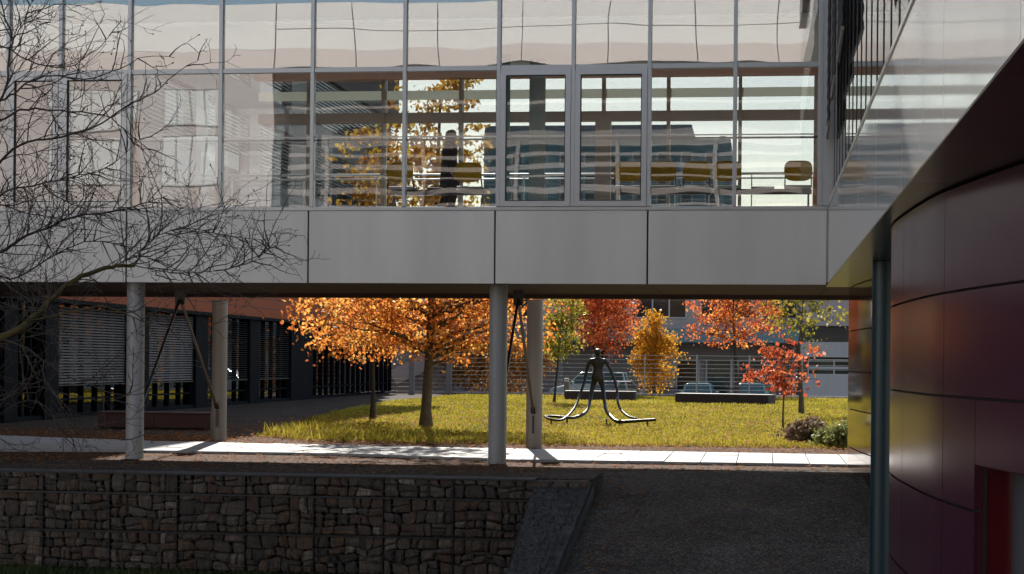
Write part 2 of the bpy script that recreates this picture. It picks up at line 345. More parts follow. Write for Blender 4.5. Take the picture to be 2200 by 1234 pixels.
for i in range(len(ys)-1):
    for j in range(3): fs.append((i*4+j, i*4+j+1, i*4+j+5, i*4+j+4))
b.add(vs, fs); struct('gravel_ramp', b, M['rampgravel'])
b = MB(); b.sheet([(-60,3),(-2.7,3),(-2.7,28),(-60,28)], -1.5); struct('lower_ground', b, M['lowsoil'])
# leaf-littered strip on both sides of the path
b = MB()
b.sheet([(p.x, p.y - 2.4 if i < 5 else p.y - 1.6) for i, p in enumerate(near_e[:-2])] + [(near_e[-2].x, near_e[-2].y-.8)] + [(p.x, p.y + 4.2) for p in reversed(far_e[:-1])], 0.004)
struct('planting_bed', b, M['litter'])
# paving slabs: one pale sheet cut into slabs with open joints
b = MB()
def y_at(x, e):
    for p, q0 in zip(e[:-1], e[1:]):
        if p.x <= x <= q0.x: return p.y + (q0.y - p.y)*(x - p.x)/(q0.x - p.x)
    return e[-1].y if x > e[-1].x else e[0].y
x = -24.0
while x < 6:
    x1 = x + .62
    for q0 in range(3):
        o0, o1 = q0/3 + .002, (q0 + 1)/3 - .002
        A = []
        for xx_, oo in ((x + .008, o0), (x1 - .008, o0), (x1 - .008, o1), (x + .008, o1)):
            ya, yb = y_at(xx_, near_e), y_at(xx_, far_e); A.append((xx_, ya + (yb - ya)*oo))
        dz = rng.uniform(0, .008)
        b.add([(p[0], p[1], .012) for p in A] + [(p[0], p[1], .052 + dz + rng.uniform(0,.003)) for p in A], [(4,5,6,7),(0,1,5,4),(1,2,6,5),(2,3,7,6),(3,0,4,7)])
    x = x1
struct('paved_path', b, M['slab'])
# lawn
lawn = [G(565,936), G(700,946), G(900,951), G(1100,953), G(1300,956), G(1500,958), G(1690,960), G(1840,964)]
lawn = [(p.x, p.y) for p in lawn] + [(12, 42), (16, 94.5)] + [(-15.2, 94.5), (-15.6, 78), (-14.0, 60), (-12.6, 50)]
b = MB(); b.sheet(lawn, 0.035); struct('lawn', b, M['soil'])
b = MB(); b.box(-60, 60, 98.0, 98.25, -1.0, .10); struct('kerb', b, M['kerb'])
b = MB(); b.box(-60, 60, 97.7, 97.995, -.5, .05); struct('kerb_edging', b, M['brick'])
b = MB(); b.sheet([(-150,98.25),(150,98.25),(150,124),(-150,124)], -.85); struct('street', b, M['asphalt'])
b = MB(); b.box(-150, 150, 112.5, 124, -.84, -.72); struct('pavement', b, M['kerb'])

# ================================================================ FOOTBRIDGE
FY, BY = 31.0, 36.4
br = thing('footbridge', 'long glazed footbridge with pale parapet panels on round columns above the path', 'footbridge', (-8, 33.5, 0))
ZS, ZP, ZI = 3.05, 4.27, 4.335
XR = 1.0; XL = -19.6
joints = [X_(p, 530, FY) for p in (271, 662, 1063, 1391)]
joints = [joints[0] - 3.05*k for k in (3, 2, 1)] + joints + [XR + .02]
b = MB(); b.box(XL, XR, FY + .07, FY + .16, ZS + .02, ZP - .01); b.build('parapet_backing', M['dark'], br)
pj = [XL] + [j for j in joints if j > XL]
for a, c in zip(pj[:-1], pj[1:]):
    b = MB(); b.box(a + .014, c - .014, FY, FY + .06, ZS, ZP); b.build('parapet_panel', M['panel'], br, bevel=.006)
b = MB(); b.box(XL, XR + .015, FY - .015, FY + .17, ZP + .002, ZI); b.build('sill', M['alu'], br, bevel=.006)
b = MB(); b.box(XL, XR, FY + .17, BY - .1, 3.12, 4.24); b.build('floor_slab', M['dark'], br)
b = MB(); b.box(XL, XR, FY + .18, BY - .12, 4.245, 4.28); b.build('floor_finish', M['floor'], br)
# soffit: brown metal trays with thin gaps and a down-stand edge beam at the back
sx = XL; i = 0
while sx < XR + .9:
    e = min(sx + 2.95, XR + 1.2)
    b = MB(); b.box(sx + .006, e - .006, FY + .05, BY - .3, 3.06, 3.118); b.build('soffit_panel', M['soffit'], br)
    sx += 2.95
b = MB(); b.box(XL, XR + 1.2, BY - .3, BY, 2.98, 4.35); b.build('rear_edge_beam', M['soffit'], br)
# curtain-wall posts and rails
mull = [X_(p, 150, FY) for p in (131, 279, 475, 672, 870, 1072, 1232, 1396, 1580)]
left = [mull[0] - .95, mull[0] - 2.5, mull[0] - 4.05, mull[0] - 5.6]
mull = [m for m in sorted(left) if m > XL] + mull
zt = Z_(1000, 147, FY)
for m in mull + [X_(1766, 300, FY) - .02]:
    b = MB(); b.box(m - .033, m + .033, FY - .03, FY + .12, ZI + .002, 8.35); b.build('mullion', M['alu'], br, bevel=.004)
xs = [XL] + mull + [X_(1766, 300, FY) - .02]
openers = [(131, 279), (1072, 1232), (1232, 1396)]
oi = [(X_(a, 150, FY), X_(c, 150, FY)) for a, c in openers] + [(mull[mull.index(X_(131, 150, FY)) - 1], X_(131, 150, FY))]
for a, c in zip(xs[:-1], xs[1:]):
    b = MB(); b.box(a + .035, c - .035, FY - .012, FY + .10, zt - .04, zt + .04); b.build('transom', M['alu'], br, bevel=.004)
    b = MB(); b.box(a + .034, c - .034, FY + .035, FY + .047, zt + .041, 8.3); b.build('upper_pane', M['glass_top'], br)
    if any(abs(a - q[0]) < .02 for q in oi):
        w = MB(); A, C, Z0, Z1 = a + .036, c - .036, ZI + .003, zt - .042; T = .088
        w.box(A, A + T, FY - .045, FY + .06, Z0, Z1); w.box(C - T, C, FY - .045, FY + .06, Z0, Z1)
        w.box(A + T + .0005, C - T - .0005, FY - .043, FY + .06, Z0, Z0 + T); w.box(A + T + .0005, C - T - .0005, FY - .043, FY + .06, Z1 - T, Z1)
        f = w.build('opening_window', M['alu'], br)
        g = MB(); t = .014; A += T + .001; C -= T + .001; Z0 += T + .001; Z1 -= T + .001
        g.box(A, A + t, FY - .03, FY + .04, Z0, Z1); g.box(C - t, C, FY - .03, FY + .04, Z0, Z1)
        g.box(A + t, C - t, FY - .028, FY + .04, Z0, Z0 + t); g.box(A + t, C - t, FY - .028, FY + .04, Z1 - t, Z1)
        g.build('gasket', M['gasket'], f)
        g = MB(); g.box(A + t, C - t, FY, FY + .012, Z0 + t, Z1 - t); g.build('pane', M['glass'], f)
    else:
        g = MB(); g.box(a + .034, c - .034, FY + .035, FY + .047, ZI + .001, zt - .041); g.build('lower_pane', M['glass'], br)
zr = Z_(800, 302, FY + .2)
b = MB(); b.box(XL, XR - .1, FY + .15, FY + .18, zr - .016, zr + .016); b.build('safety_rail', M['steel'], br)
b = MB(); b.box(XL, XR - .1, FY + .15, FY + .2, zr + .045, zr + .062); b.build('rail_cap', M['alu_light'], br)
# roof and ceiling
b = MB(); b.box(XL, XR, FY + .14, BY - .08, 7.46, 7.52); b.build('ceiling', M['ceil'], br)
b = MB(); b.box(XL, XR + .01, FY - .05, BY + .1, 8.36, 9.6); b.build('added_upper_parapet', M['panel'], br)  # storey and roof added above view to keep bright sky off the court
b = MB(); b.box(XL, XR, FY + .05, BY - .05, 9.61, 11.9); b.build('added_upper_glazing', M['winglass'], br)
b = MB(); b.box(XL, XR + .01, FY - .05, BY + .1, 11.91, 12.6); b.build('roof', M['panel'], br)
b = MB(); b.box(1.0065, 1.6, FY + .02, FY + .3, ZS + .045, ZI); b.build('corner_cover', M['alu'], br)
b = MB(); b.box(XL, XR, FY + .13, BY - .05, 7.53, 8.35); b.build('ceiling_void', M['dark'], br)
b = MB(); b.box(X_(545, 150, 36), XR, BY - .42, BY - .1, Z_(1300, 163, 36), 7.455); b.build('timber_beam', M['orange'], br)
# rear glazing
for p0, p1, key, dy in ((192, 212, 'palebar', 0.0), (240, 261, 'brownbar', .01)):
    z0, z1 = Z_(1300, p1, BY - .15), Z_(1300, p0, BY - .15)
    b = MB(); xa = X_(550, 200, 36)
    if key == 'palebar': b.add([(xa, BY - .2, z0), (XR, BY - .2, z0), (XR, BY - .2, z1), (xa, BY - .2, z1)], [(0, 1, 2, 3)])
    else: b.box(xa, XR, BY - .24 + dy, BY - .06, z0, z1)
    b.build('light_shelf' if key == 'palebar' else 'rear_transom', M[key], br)
bm_px = [470, 665, 825, 991, 1297, 1436, 1590, 1752]
bx = [X_(p, 300, BY - .15) for p in bm_px]
for p in bx:
    b = MB(); b.box(p - .034, p + .034, BY - .28, BY - .05, 4.36, 7.45); b.build('rear_mullion', M['brownbar'], br)
for a, c in zip([XL] + bx, bx + [XR]):
    g = MB(); g.box(a + .035, c - .035, BY - .04, BY - .028, 4.36, 7.44); g.build('rear_pane', M['glass_rear'], br)
zh = Z_(1200, 375, BY - .6)
b = MB()
b.tube([(XL, BY - .6, zh), (XR - .1, BY - .6, zh)], .025, 8); b.tube([(XL, BY - .6, zh - .085), (XR - .1, BY - .6, zh - .085)], .016, 8)
x = XL + .5
while x < XR: b.box(x - .012, x + .012, BY - .59, BY - .57, 4.285, zh - .02); x += 1.45
b.build('handrail', M['alu_light'], br)
for p, r, key, y in ((1080, .135, 'tealcol', 34.6), (1154, .155, 'greyteal', 35.2)):
    c = P(p, 300, y); b = MB(); b.cyl(c.x, y, 4.285, 7.455, r, 28); b.build('indoor_column', M[key], br, smooth=True)
b = MB(); c = P(1752, 400, 35.0); b.box(c.x - .045, c.x + .075, 34.7, 35.4, 4.285, Z_(1752, 374, 35)); b.build('orange_end_panel', M['orange'], br)
b = MB(); b.box(X_(1297, 300, 35.6) - .16, X_(1297, 300, 35.6) + .14, 35.55, 35.7, 4.285, Z_(1297, 255, 35.6)); b.build('door_frame', M['brownbar'], br)
# solid inner partition at the left end of the corridor with a dark door
px0 = X_(545, 300, 34.5)
b = MB(); b.box(XL, px0 - 2.4, 34.4, 34.5, 4.285, 7.45); b.build('partition', M['pinkclad'], br)
b = MB(); b.box(px0 - 2.38, px0 - 2.24, 34.36, 34.54, 4.285, 6.3); b.build('partition_post', M['orange'], br)
# round columns, front pair and rear pair, and the tie rods between them
FC = [G(289, 986), G(1068, 997)]; RC = [G(470, 951), G(1147, 967)]
for c in FC:
    b = MB(); b.tube([(c.x, c.y, -.05), (c.x, c.y, 3.058)], .155, 40); b.build('front_column', M['colmetal'], br, smooth=True)
for c in RC:
    b = MB(); b.tube([(c.x, c.y, -.05), (c.x, c.y, 2.978 if c.y > BY - .3 else 3.058)], .16, 40); b.build('rear_column', M['colwarm'], br, smooth=True)
for f, r in zip(FC, RC):
    top = Vector(((f.x * .42 + r.x * .58), f.y * .5 + r.y * .5, 2.9))
    for a, key in ((f, 'steel'), (r, 'rodsteel')):
        e = Vector((a.x + (top.x - a.x) * .06, a.y + (top.y - a.y) * .06, .75))
        rod = MB(); rod.tube([e, e.lerp(top, .1), top], .028, 10); rod.build('tie_rod', M[key], br, smooth=True)
        cl = MB(); d = (top - e).normalized()
        cl.bar(e - d * .05, e + d * .14, .085, .05); cl.box(e.x - .02, e.x + .02, e.y - .02, e.y + .02, e.z - .42, e.z - .06)
        cl.build('rod_clevis', M['steel'], br)
    g = MB(); g.box(top.x - .09, top.x + .09, top.y - .03, top.y + .03, top.z - .12, 3.057); g.build('gusset_plate', M['steel'], br)

# ================================================================ SEATING ON THE BRIDGE
FZ = 4.282
def backrest_mesh(cx, y, z0, z1, w):
    b = MB(); n = 28; rows = []
    for dy, k in ((-.012, .96), (-.02, .985), (.012, 1.0), (.03, .97)):
        ring = []
        for i in range(n):
            a = 2*math.pi*i/n; ca, sa = math.cos(a), math.sin(a)
            x = math.copysign(abs(ca)**.42, ca) * w/2 * k; q = math.copysign(abs(sa)**(.62 if sa < 0 else .75), sa)
            z = (z0+z1)/2 + q*(z1-z0)/2*k
            if sa < 0: x *= 1 - .18*abs(sa)**3
            ring.append((cx + x, y + dy - .09*(x/(w/2))**2 * .6 + .05*q, z))
        rows.append(ring)
    v = [p for r in rows for p in r]; f = []
    for k in range(len(rows)-1):
        for i in range(n): f.append((k*n+i, k*n+(i+1)%n, (k+1)*n+(i+1)%n, (k+1)*n+i))
    f += [tuple(range(n-1,-1,-1)), tuple((len(rows)-1)*n + i for i in range(n))]
    return b.add(v, f)
def beam_seating(label, chairs, legs, x0, x1, table=None):
    y = 31.75; X = lambda p: X_(p, 370, y)
    t = thing('beam_seating', label, 'seating', ((X(x0)+X(x1))/2, y + .25, FZ), 'waiting seats on the footbridge')
    b = MB(); b.box(X(x0), X(x1), y + .2, y + .28, FZ + .335, FZ + .425); b.build('beam', M['steel'], t, bevel=.006)
    for p in legs:
        x = X(p); b = MB(); b.tube([(x, y + .02, FZ + .02), (x, y + .24, FZ + .34)], .017, 8); b.tube([(x, y + .52, FZ + .02), (x, y + .24, FZ + .34)], .017, 8)
        b.box(x - .02, x + .02, y - .02, y + .56, FZ + .001, FZ + .022); b.build('leg', M['chrome'], t, smooth=True)
    for p in chairs:
        x = X(p)
        backrest_mesh(x, y, FZ + .53, FZ + .885, .47).build('backrest', M['yellow'], t, smooth='all')
        b = MB(); b.box(x - .225, x + .225, y + .03, y + .46, FZ + .428, FZ + .475); b.build('seat', M['greyplastic'], t, bevel=.02)
        b = MB()
        for s in (-1, 1): b.bar((x + s*.222, y + .1, FZ + .44), (x + s*.215, y - .005, FZ + .62), .018, .03)
        b.build('side_bracket', M['steel'], t)
    if table:
        b = MB(); b.box(X(table[0]), X(table[1]), y + .05, y + .45, FZ + .428, FZ + .452); b.build('side_table', M[table[2]], t, bevel=.006)
    return t
beam_seating('row of three yellow waiting seats behind the right opening window and the pane beside it', (1348, 1424, 1497), (1328, 1521), 1320, 1528)
beam_seating('two yellow waiting seats either side of a flat table, at the right end', (1563, 1715), (1541, 1738), 1534, 1745, (1614, 1664, 'greyplastic'))
beam_seating('two yellow waiting seats in front of the walking person on the footbridge', (860, 1007), (841, 1033), 832, 1040, (916, 948, 'steel'))

# ---- person walking on the bridge
def loft(rings, n=20, cap=True):
    """rings: (cx, cy, cz, rx, ry)"""
    b = MB(); v = []; f = []
    for (x, y, z, rx, ry) in rings:
        for i in range(n):
            a = 2*math.pi*i/n; v.append((x + rx*math.cos(a), y + ry*math.sin(a), z))
    for k in range(len(rings)-1):
        for i in range(n): f.append((k*n+i, k*n+(i+1)%n, (k+1)*n+(i+1)%n, (k+1)*n+i))
    if cap: f += [tuple(range(n-1,-1,-1)), tuple((len(rings)-1)*n+i for i in range(n))]
    return b.add(v, f)
def skinned(name, pts, edges, rad, m, root=0, sub=2, parent=None):
    me = bpy.data.meshes.new(name); me.from_pydata([tuple(p) for p in pts], edges, []); o = bpy.data.objects.new(name, me); COL.objects.link(o)
    me.materials.append(m)
    sk = o.modifiers.new("skin", 'SKIN'); sk.use_smooth_shade = True
    if not me.skin_vertices: me.skin_vertices.new(name="")
    for i, r in enumerate(rad):
        sv = me.skin_vertices[0].data[i]; sv.radius = r if hasattr(r, '__len__') else (r, r); sv.use_root = (i == root)
    su = o.modifiers.new("sub", 'SUBSURF'); su.levels = sub; su.render_levels = sub
    if parent: o.parent = parent; o.matrix_parent_inverse = Matrix.Translation(-parent.location)
    return o
pc = P(966, 360, 33.6); X0, Y0, Z0 = pc.x, 33.6, FZ
H = 1.66
def q(x, y, z): return (X0 + x, Y0 + y, Z0 + z)
pts = [q(0,0,.93), q(.0,0,1.12), q(.01,0,1.32), q(.03,0,1.43), q(.06,0,1.52), q(.07,0,1.60),
       q(.0,-.09,.88), q(.09,-.09,.50), q(.02,-.09,.09), q(.14,-.09,.05),
       q(.0,.09,.88), q(-.06,.09,.50), q(-.22,.09,.13), q(-.14,.09,.05),
       q(.01,-.19,1.36), q(-.03,-.22,1.08), q(.08,-.22,.87), q(.12,-.21,.80),
       q(.01,.19,1.36), q(.05,.22,1.08), q(.16,.2,.90), q(.20,.2,.83)]
ed = [(0,1),(1,2),(2,3),(3,4),(4,5),(0,6),(6,7),(7,8),(8,9),(0,10),(10,11),(11,12),(12,13),(2,14),(14,15),(15,16),(16,17),(2,18),(18,19),(19,20),(20,21)]
rad = [.13,.12,.13,.05,.085,.085,.085,.06,.042,.03,.085,.06,.042,.03,.055,.042,.03,.025,.055,.042,.03,.025]
for hand, s in ((17, -1), (21, 1)):                    # four fingers and a thumb on each hand
    hx, hy, hz = pts[hand]
    for k in range(4):
        i0 = len(pts); oy = (k - 1.5)*.018
        pts.append((hx + .012, hy + oy, hz - .035)); pts.append((hx + .022, hy + oy, hz - .075 + .006*abs(k-1.5)))
        ed += [(hand, i0), (i0, i0+1)]; rad += [.0085, .007]
    i0 = len(pts); pts += [(hx + .03, hy - s*.02, hz - .005), (hx + .055, hy - s*.02, hz - .03)]; ed += [(hand, i0), (i0, i0+1)]; rad += [.010, .008]
person = skinned('person', pts, ed, rad, M['skin'])
tag(person, 'person with long brown hair in a long black coat walking inside the footbridge', 'person')
def pchild(mb, name, m): o = mb.build(name, m, None, smooth='all'); o.parent = person; return o
pchild(loft([(X0+a, Y0+c, Z0+z, rx, ry) for a, c, z, rx, ry in ((.0,0,.62,.185,.21),(.0,0,.72,.18,.215),(.0,0,.95,.155,.205),(-.01,0,1.12,.14,.20),(.0,0,1.28,.145,.225),(.02,0,1.38,.115,.20),(.03,0,1.44,.07,.1))]), 'coat', M['coat'])
sl_ = MB()
for s in (-1, 1):
    sh = Vector(q(.01, s*.17, 1.37)); el = Vector(q(-.03 if s < 0 else .05, s*.235, 1.08)); wr = Vector(q(.08 if s < 0 else .16, s*.225, .89))
    sl_.tube([sh, sh.lerp(el,.5), el, wr], [.075,.068,.06,.05], 14)
pchild(sl_, 'coat_sleeves', M['coat'])
tr_ = MB(); tr_.tube([q(.0,-.09,.85), q(.09,-.09,.50), q(.02,-.09,.11)], [.1,.078,.062], 14); tr_.tube([q(.0,.09,.85), q(-.06,.09,.50), q(-.22,.09,.15)], [.1,.078,.062], 14)
pchild(tr_, 'trousers', M['trouser'])
sh_ = MB(); sh_.tube([q(-.03,-.09,.045), q(.07,-.09,.05), q(.18,-.09,.03)], [.045,.05,.03], 10); sh_.tube([q(-.27,.09,.09), q(-.19,.09,.06), q(-.1,.09,.03)], [.04,.05,.03], 10)
pchild(sh_, 'shoes', M['dark'])
pchild(loft([(X0+a, Y0, Z0+z, rx, ry) for a, z, rx, ry in ((-.06,1.14,.06,.11),(-.055,1.22,.085,.135),(-.02,1.34,.085,.13),(.0,1.44,.085,.115),(.015,1.54,.10,.108),(.02,1.61,.10,.10),(.03,1.655,.07,.07),(.04,1.672,.02,.02))]), 'hair', M['hair'])
fc = MB(); hx, hy, hz = q(.125, 0, 1.535)
fc.tube([(hx, hy, hz + .03), (hx + .028, hy, hz - .008), (hx + .012, hy, hz - .018)], [.010, .013, .010], 8)
for s in (-1, 1): fc.tube([(hx - .004, hy + s*.033, hz + .025), (hx + .006, hy + s*.033, hz + .025)], .010, 8)
fc.tube([(hx + .003, hy - .024, hz - .048), (hx + .010, hy, hz - .046), (hx + .003, hy + .024, hz - .048)], .007, 8)
pchild(fc, 'face_features', M['skin'])

# ================================================================ RIGHT WING: white parapet, dark fins, red curved ground floor
wg = thing('curved_wing_building', 'wing with glossy white parapet over a dark red curved wall at the right edge', 'building', (2, 18, 0))
WX = 1.02
edges_y = [30.98, 27.6, 24.3, 21.0, 17.7, 14.4, 11.1, 7.8, 4.5]
for a, c in zip(edges_y[:-1], edges_y[1:]):
    b = MB(); b.box(WX, WX + .05, c + .008, a - .008, ZS + .01, ZP + .02); b.build('parapet_panel', M['wingpanel'], wg)
b = MB(); b.box(WX + .052, WX + .3, 4.5, 30.95, ZS + .08, ZP - .02); b.build('parapet_core', M['dark'], wg)
b = MB(); b.box(WX - .012, WX + .10, 4.5, 30.94, ZP + .024, ZP + .075); b.build('metal_sill', M['alu_light'], wg, bevel=.006)
b = MB(); b.box(X_(1757, 300, 31), WX + .16, 30.98, 31.2, ZI + .01, 8.6); b.build('corner_post', M['alu'], wg)
y = 29.9
while y > 5:
    b = MB(); b.box(WX + .053, WX + .0595, y - .03, y + .03, ZP + .09, 8.6); b.build('fin', M['fin'], wg); y -= 1.02
b = MB(); b.box(WX + .06, WX + .072, 4.5, 30.9, ZP + .09, 8.6); b.build('wing_glazing', M['glass'], wg)
b = MB(); b.box(4.2, 4.3, 4.5, 36, ZP, 8.6); b.build('inner_wall', M['ceil'], wg)
b = MB(); b.box(WX, 9.3, 4.5, 36, 8.62, 9.7); b.build('added_upper_parapet', M['panel'], wg)  # wing storey and roof also added out of view, darkening the court
b = MB(); b.box(WX + .1, 9.2, 4.6, 35.9, 9.71, 11.9); b.build('added_upper_glazing', M['winglass'], wg)
b = MB(); b.box(WX, 9.3, 4.5, 36, 11.91, 12.6); b.build('roof', M['panel'], wg)
b = MB(); b.box(WX + .31, 4.3, 4.5, 36, ZS + .1, ZP - .03); b.build('floor_slab', M['dark'], wg)
# folded expanded-metal screens hung beside the corner
def screen_panel(y0, y1, z0, x0, x1):
    b = MB(); n = 26; zt_ = 8.6; st = .13
    z = z0
    k = 0
    while z < zt_:
        ptsz = []
        for i in range(n + 1):
            u = i / n; off = (.5 if (i + k) % 2 else -.5) * st * .8
            ptsz.append(Vector((x0 + (x1 - x0)*u + (.008 if i % 2 else -.008), y0 + (y1 - y0)*u, z + off)))
        for p, r in zip(ptsz[:-1], ptsz[1:]): b.bar(p, r, .012, .03)
        z += st * .8; k += 1
    return b
zs_ = Z_(1783, 285, 30.9)
for (y0, y1, z0, x0, x1) in ((30.85, 28.9, zs_, 1.0, .965), (28.85, 26.6, zs_ + .35, 1.0, .96), (26.55, 23.9, zs_ + .55, 1.0, .955)):
    o = screen_panel(y0, y1, z0, x0, x1).build('sun_screen', M['screen'], wg)
    b = MB(); b.bar((x0 - .004, y0, z0 - .09), (x1 - .004, y1, z0 - .09), .035, .05); b.build('screen_trim', M['screengold'], o)
# soffit trays
sy = [31.9, 29.3, 26.7, 24.1, 21.5, 18.9, 16.3, 13.7, 11.1, 8.5, 5.5]
for a, c in zip(sy[:-1], sy[1:]):
    for x0, x1 in ((WX + .004, 2.6), (2.612, 5.5)):
        b = MB(); b.box(x0, x1, c + .006, a - .006, ZS, ZS + .04); b.build('soffit_panel', M['soffitred'], wg)
# curved wall
cp = [(5.2,3.0),(3.6,6.0),(2.75,8.0),(2.10,10.0),(1.80,11.2),(1.62,12.16),(1.448,13.2),(1.32,14.15),(1.255,14.9),(1.205,15.9),(1.172,16.8),(1.168,17.5),(1.20,18.1),(1.32,18.65),(1.56,19.1),(1.95,19.45),(2.6,19.7),(3.6,19.8)]
def spline(ps, per=8):
    out = []
    for i in range(len(ps)-1):
        p0 = Vector((*ps[max(i-1,0)],0)); p1 = Vector((*ps[i],0)); p2 = Vector((*ps[i+1],0)); p3 = Vector((*ps[min(i+2,len(ps)-1)],0))
        for k in range(per):
            t = k/per; out.append(.5*((2*p1)+(p2-p0)*t+(2*p0-5*p1+4*p2-p3)*t*t+(3*p1-p0-3*p2+p3)*t*t*t))
    out.append(Vector((*ps[-1],0))); return out
curve = spline(cp)
def skin_panel(seg, z0, z1, name, m, th=.035, parent=wg, off=0.0):
    b = MB(); n = len(seg); nor = []
    for i in range(n):
        d = (seg[min(i+1,n-1)] - seg[max(i-1,0)]).normalized(); nor.append(Vector((d.y, -d.x, 0)))
    v = []
    for i, p in enumerate(seg):
        a = p + nor[i]*off; c = p + nor[i]*(off + th)
        v += [(a.x,a.y,z0),(a.x,a.y,z1),(c.x,c.y,z1),(c.x,c.y,z0)]
    f = []
    for i in range(n-1):
        k = i*4
        for j in range(4): f.append((k+j, k+(j+1)%4, k+4+(j+1)%4, k+4+j))
    f += [(3,2,1,0), (n*4-4, n*4-3, n*4-2, n*4-1)]
    b.add(v, f); return b.build(name, m, parent, smooth=True)
def split_curve(curve, ys):
    """cut by arc positions nearest to given indices"""
    return [curve[a:c+1] for a, c in zip(ys[:-1], ys[1:])]
def idx_y(y, hi=None): return min(range(len(curve)), key=lambda i: abs(curve[i].y - y) + (0 if i <= 92 else 5))
cuts = [0, idx_y(7), idx_y(9.4), idx_y(11.9), idx_y(14.1), idx_y(16.35), 100, 116, len(curve)-1]
rows = [(-2.4,-.78),(-.76,0.0),(.02,.74),(.76,1.515),(1.535,2.275),(2.295,3.03)]
iDoor = idx_y(13.2); iDoorN = idx_y(11.4)
skin_panel(curve[iDoor:], -2.4, 3.045, 'wall_backing', M['dark'], .05, off=.036)
skin_panel(curve[:iDoorN+1], -2.4, 3.045, 'wall_backing', M['dark'], .05, off=.036)
skin_panel(curve[iDoorN:iDoor+1], 1.06, 3.045, 'wall_backing', M['dark'], .05, off=.036)
def inset(seg, d=.007):
    s = [p.copy() for p in seg]
    s[0] = s[0] + (s[1]-s[0]).normalized()*min(d, (s[1]-s[0]).length*.3); s[-1] = s[-1] + (s[-2]-s[-1]).normalized()*min(d, (s[-2]-s[-1]).length*.3)
    return s
for z0, z1 in rows:
    for a, c in zip(cuts[:-1], cuts[1:]):
        spans = [(a, c, z0)]
        if z0 < 1.0:                              # cut the doorway out
            spans = []
            zz = z0
            for lo, hi in ((a, min(c, iDoorN)), (max(a, iDoor), c)):
                if hi - lo > 0: spans.append((lo, hi, z0))
            lo, hi = max(a, iDoorN), min(c, iDoor)
            if hi > lo and z1 > 1.06: spans.append((lo, hi, 1.07))
        for lo, hi, zz in spans: skin_panel(inset(curve[lo:hi+1]), zz, z1, 'wall_panel', M['redskin'])
# doorway recess with bright red jambs
pA, pB = curve[iDoorN], curve[iDoor]
b = MB(); b.add([(pB.x + .04, pB.y, -2.4), (pB.x + .04, pB.y, 1.055), (pB.x + .27, pB.y + .12, 1.055), (pB.x + .27, pB.y + .12, -2.4),
                 (pB.x + .04, pB.y + .03, -2.4), (pB.x + .04, pB.y + .03, 1.055), (pB.x + .27, pB.y + .15, 1.055), (pB.x + .27, pB.y + .15, -2.4)],
                [(0,1,2,3),(7,6,5,4),(0,4,5,1),(2,6,7,3)]); b.build('door_jamb', M['brightred'], wg)
b = MB(); b.poly([(pA.x + .04, pA.y), (pB.x + .04, pB.y), (pB.x + .27, pB.y + .12), (pA.x + .27, pA.y)], 1.058, 1.10); b.build('door_head', M['dark'], wg)
b = MB(); b.poly([(pA.x + .265, pA.y), (pB.x + .265, pB.y + .1), (pB.x + .31, pB.y + .1), (pA.x + .31, pA.y)], -2.4, 1.05); d_ = b.build('door', M['greyblue'], wg)
b = MB(); b.tube([(pA.x + .21, pA.y + .5, -1.4), (pA.x + .21, pA.y + .5, -1.0)], .02, 8); b.build('handle', M['chrome'], d_)
# round end bay behind, seen edge on
c2 = spline([(2.6,26.2),(1.98,27.3),(1.70,28.4),(1.59,29.3),(1.50,30.6),(1.425,32.2)], 8)
for z0, z1 in ((0.0,.36),(.38,1.0),(1.02,1.62),(1.64,2.3),(2.32,3.035)):
    skin_panel(inset(c2), z0 if z0 else -.9, z1, 'rear_wall_panel', M['rearskin'])
skin_panel(c2, -.9, 3.04, 'rear_wall_backing', M['dark'], .05, off=.036)
b = MB(); b.box(1.53, 5, 32.16, 32.3, -.2, 3.04); b.build('rear_return_wall', M['redskin'], wg)
c = P(1895, 900, 23.9); b = MB(); b.tube([(c.x, 23.9, -2.4), (c.x, 23.9, 3.045)], .138, 36); b.build('column', M['teal'], wg, smooth=True)

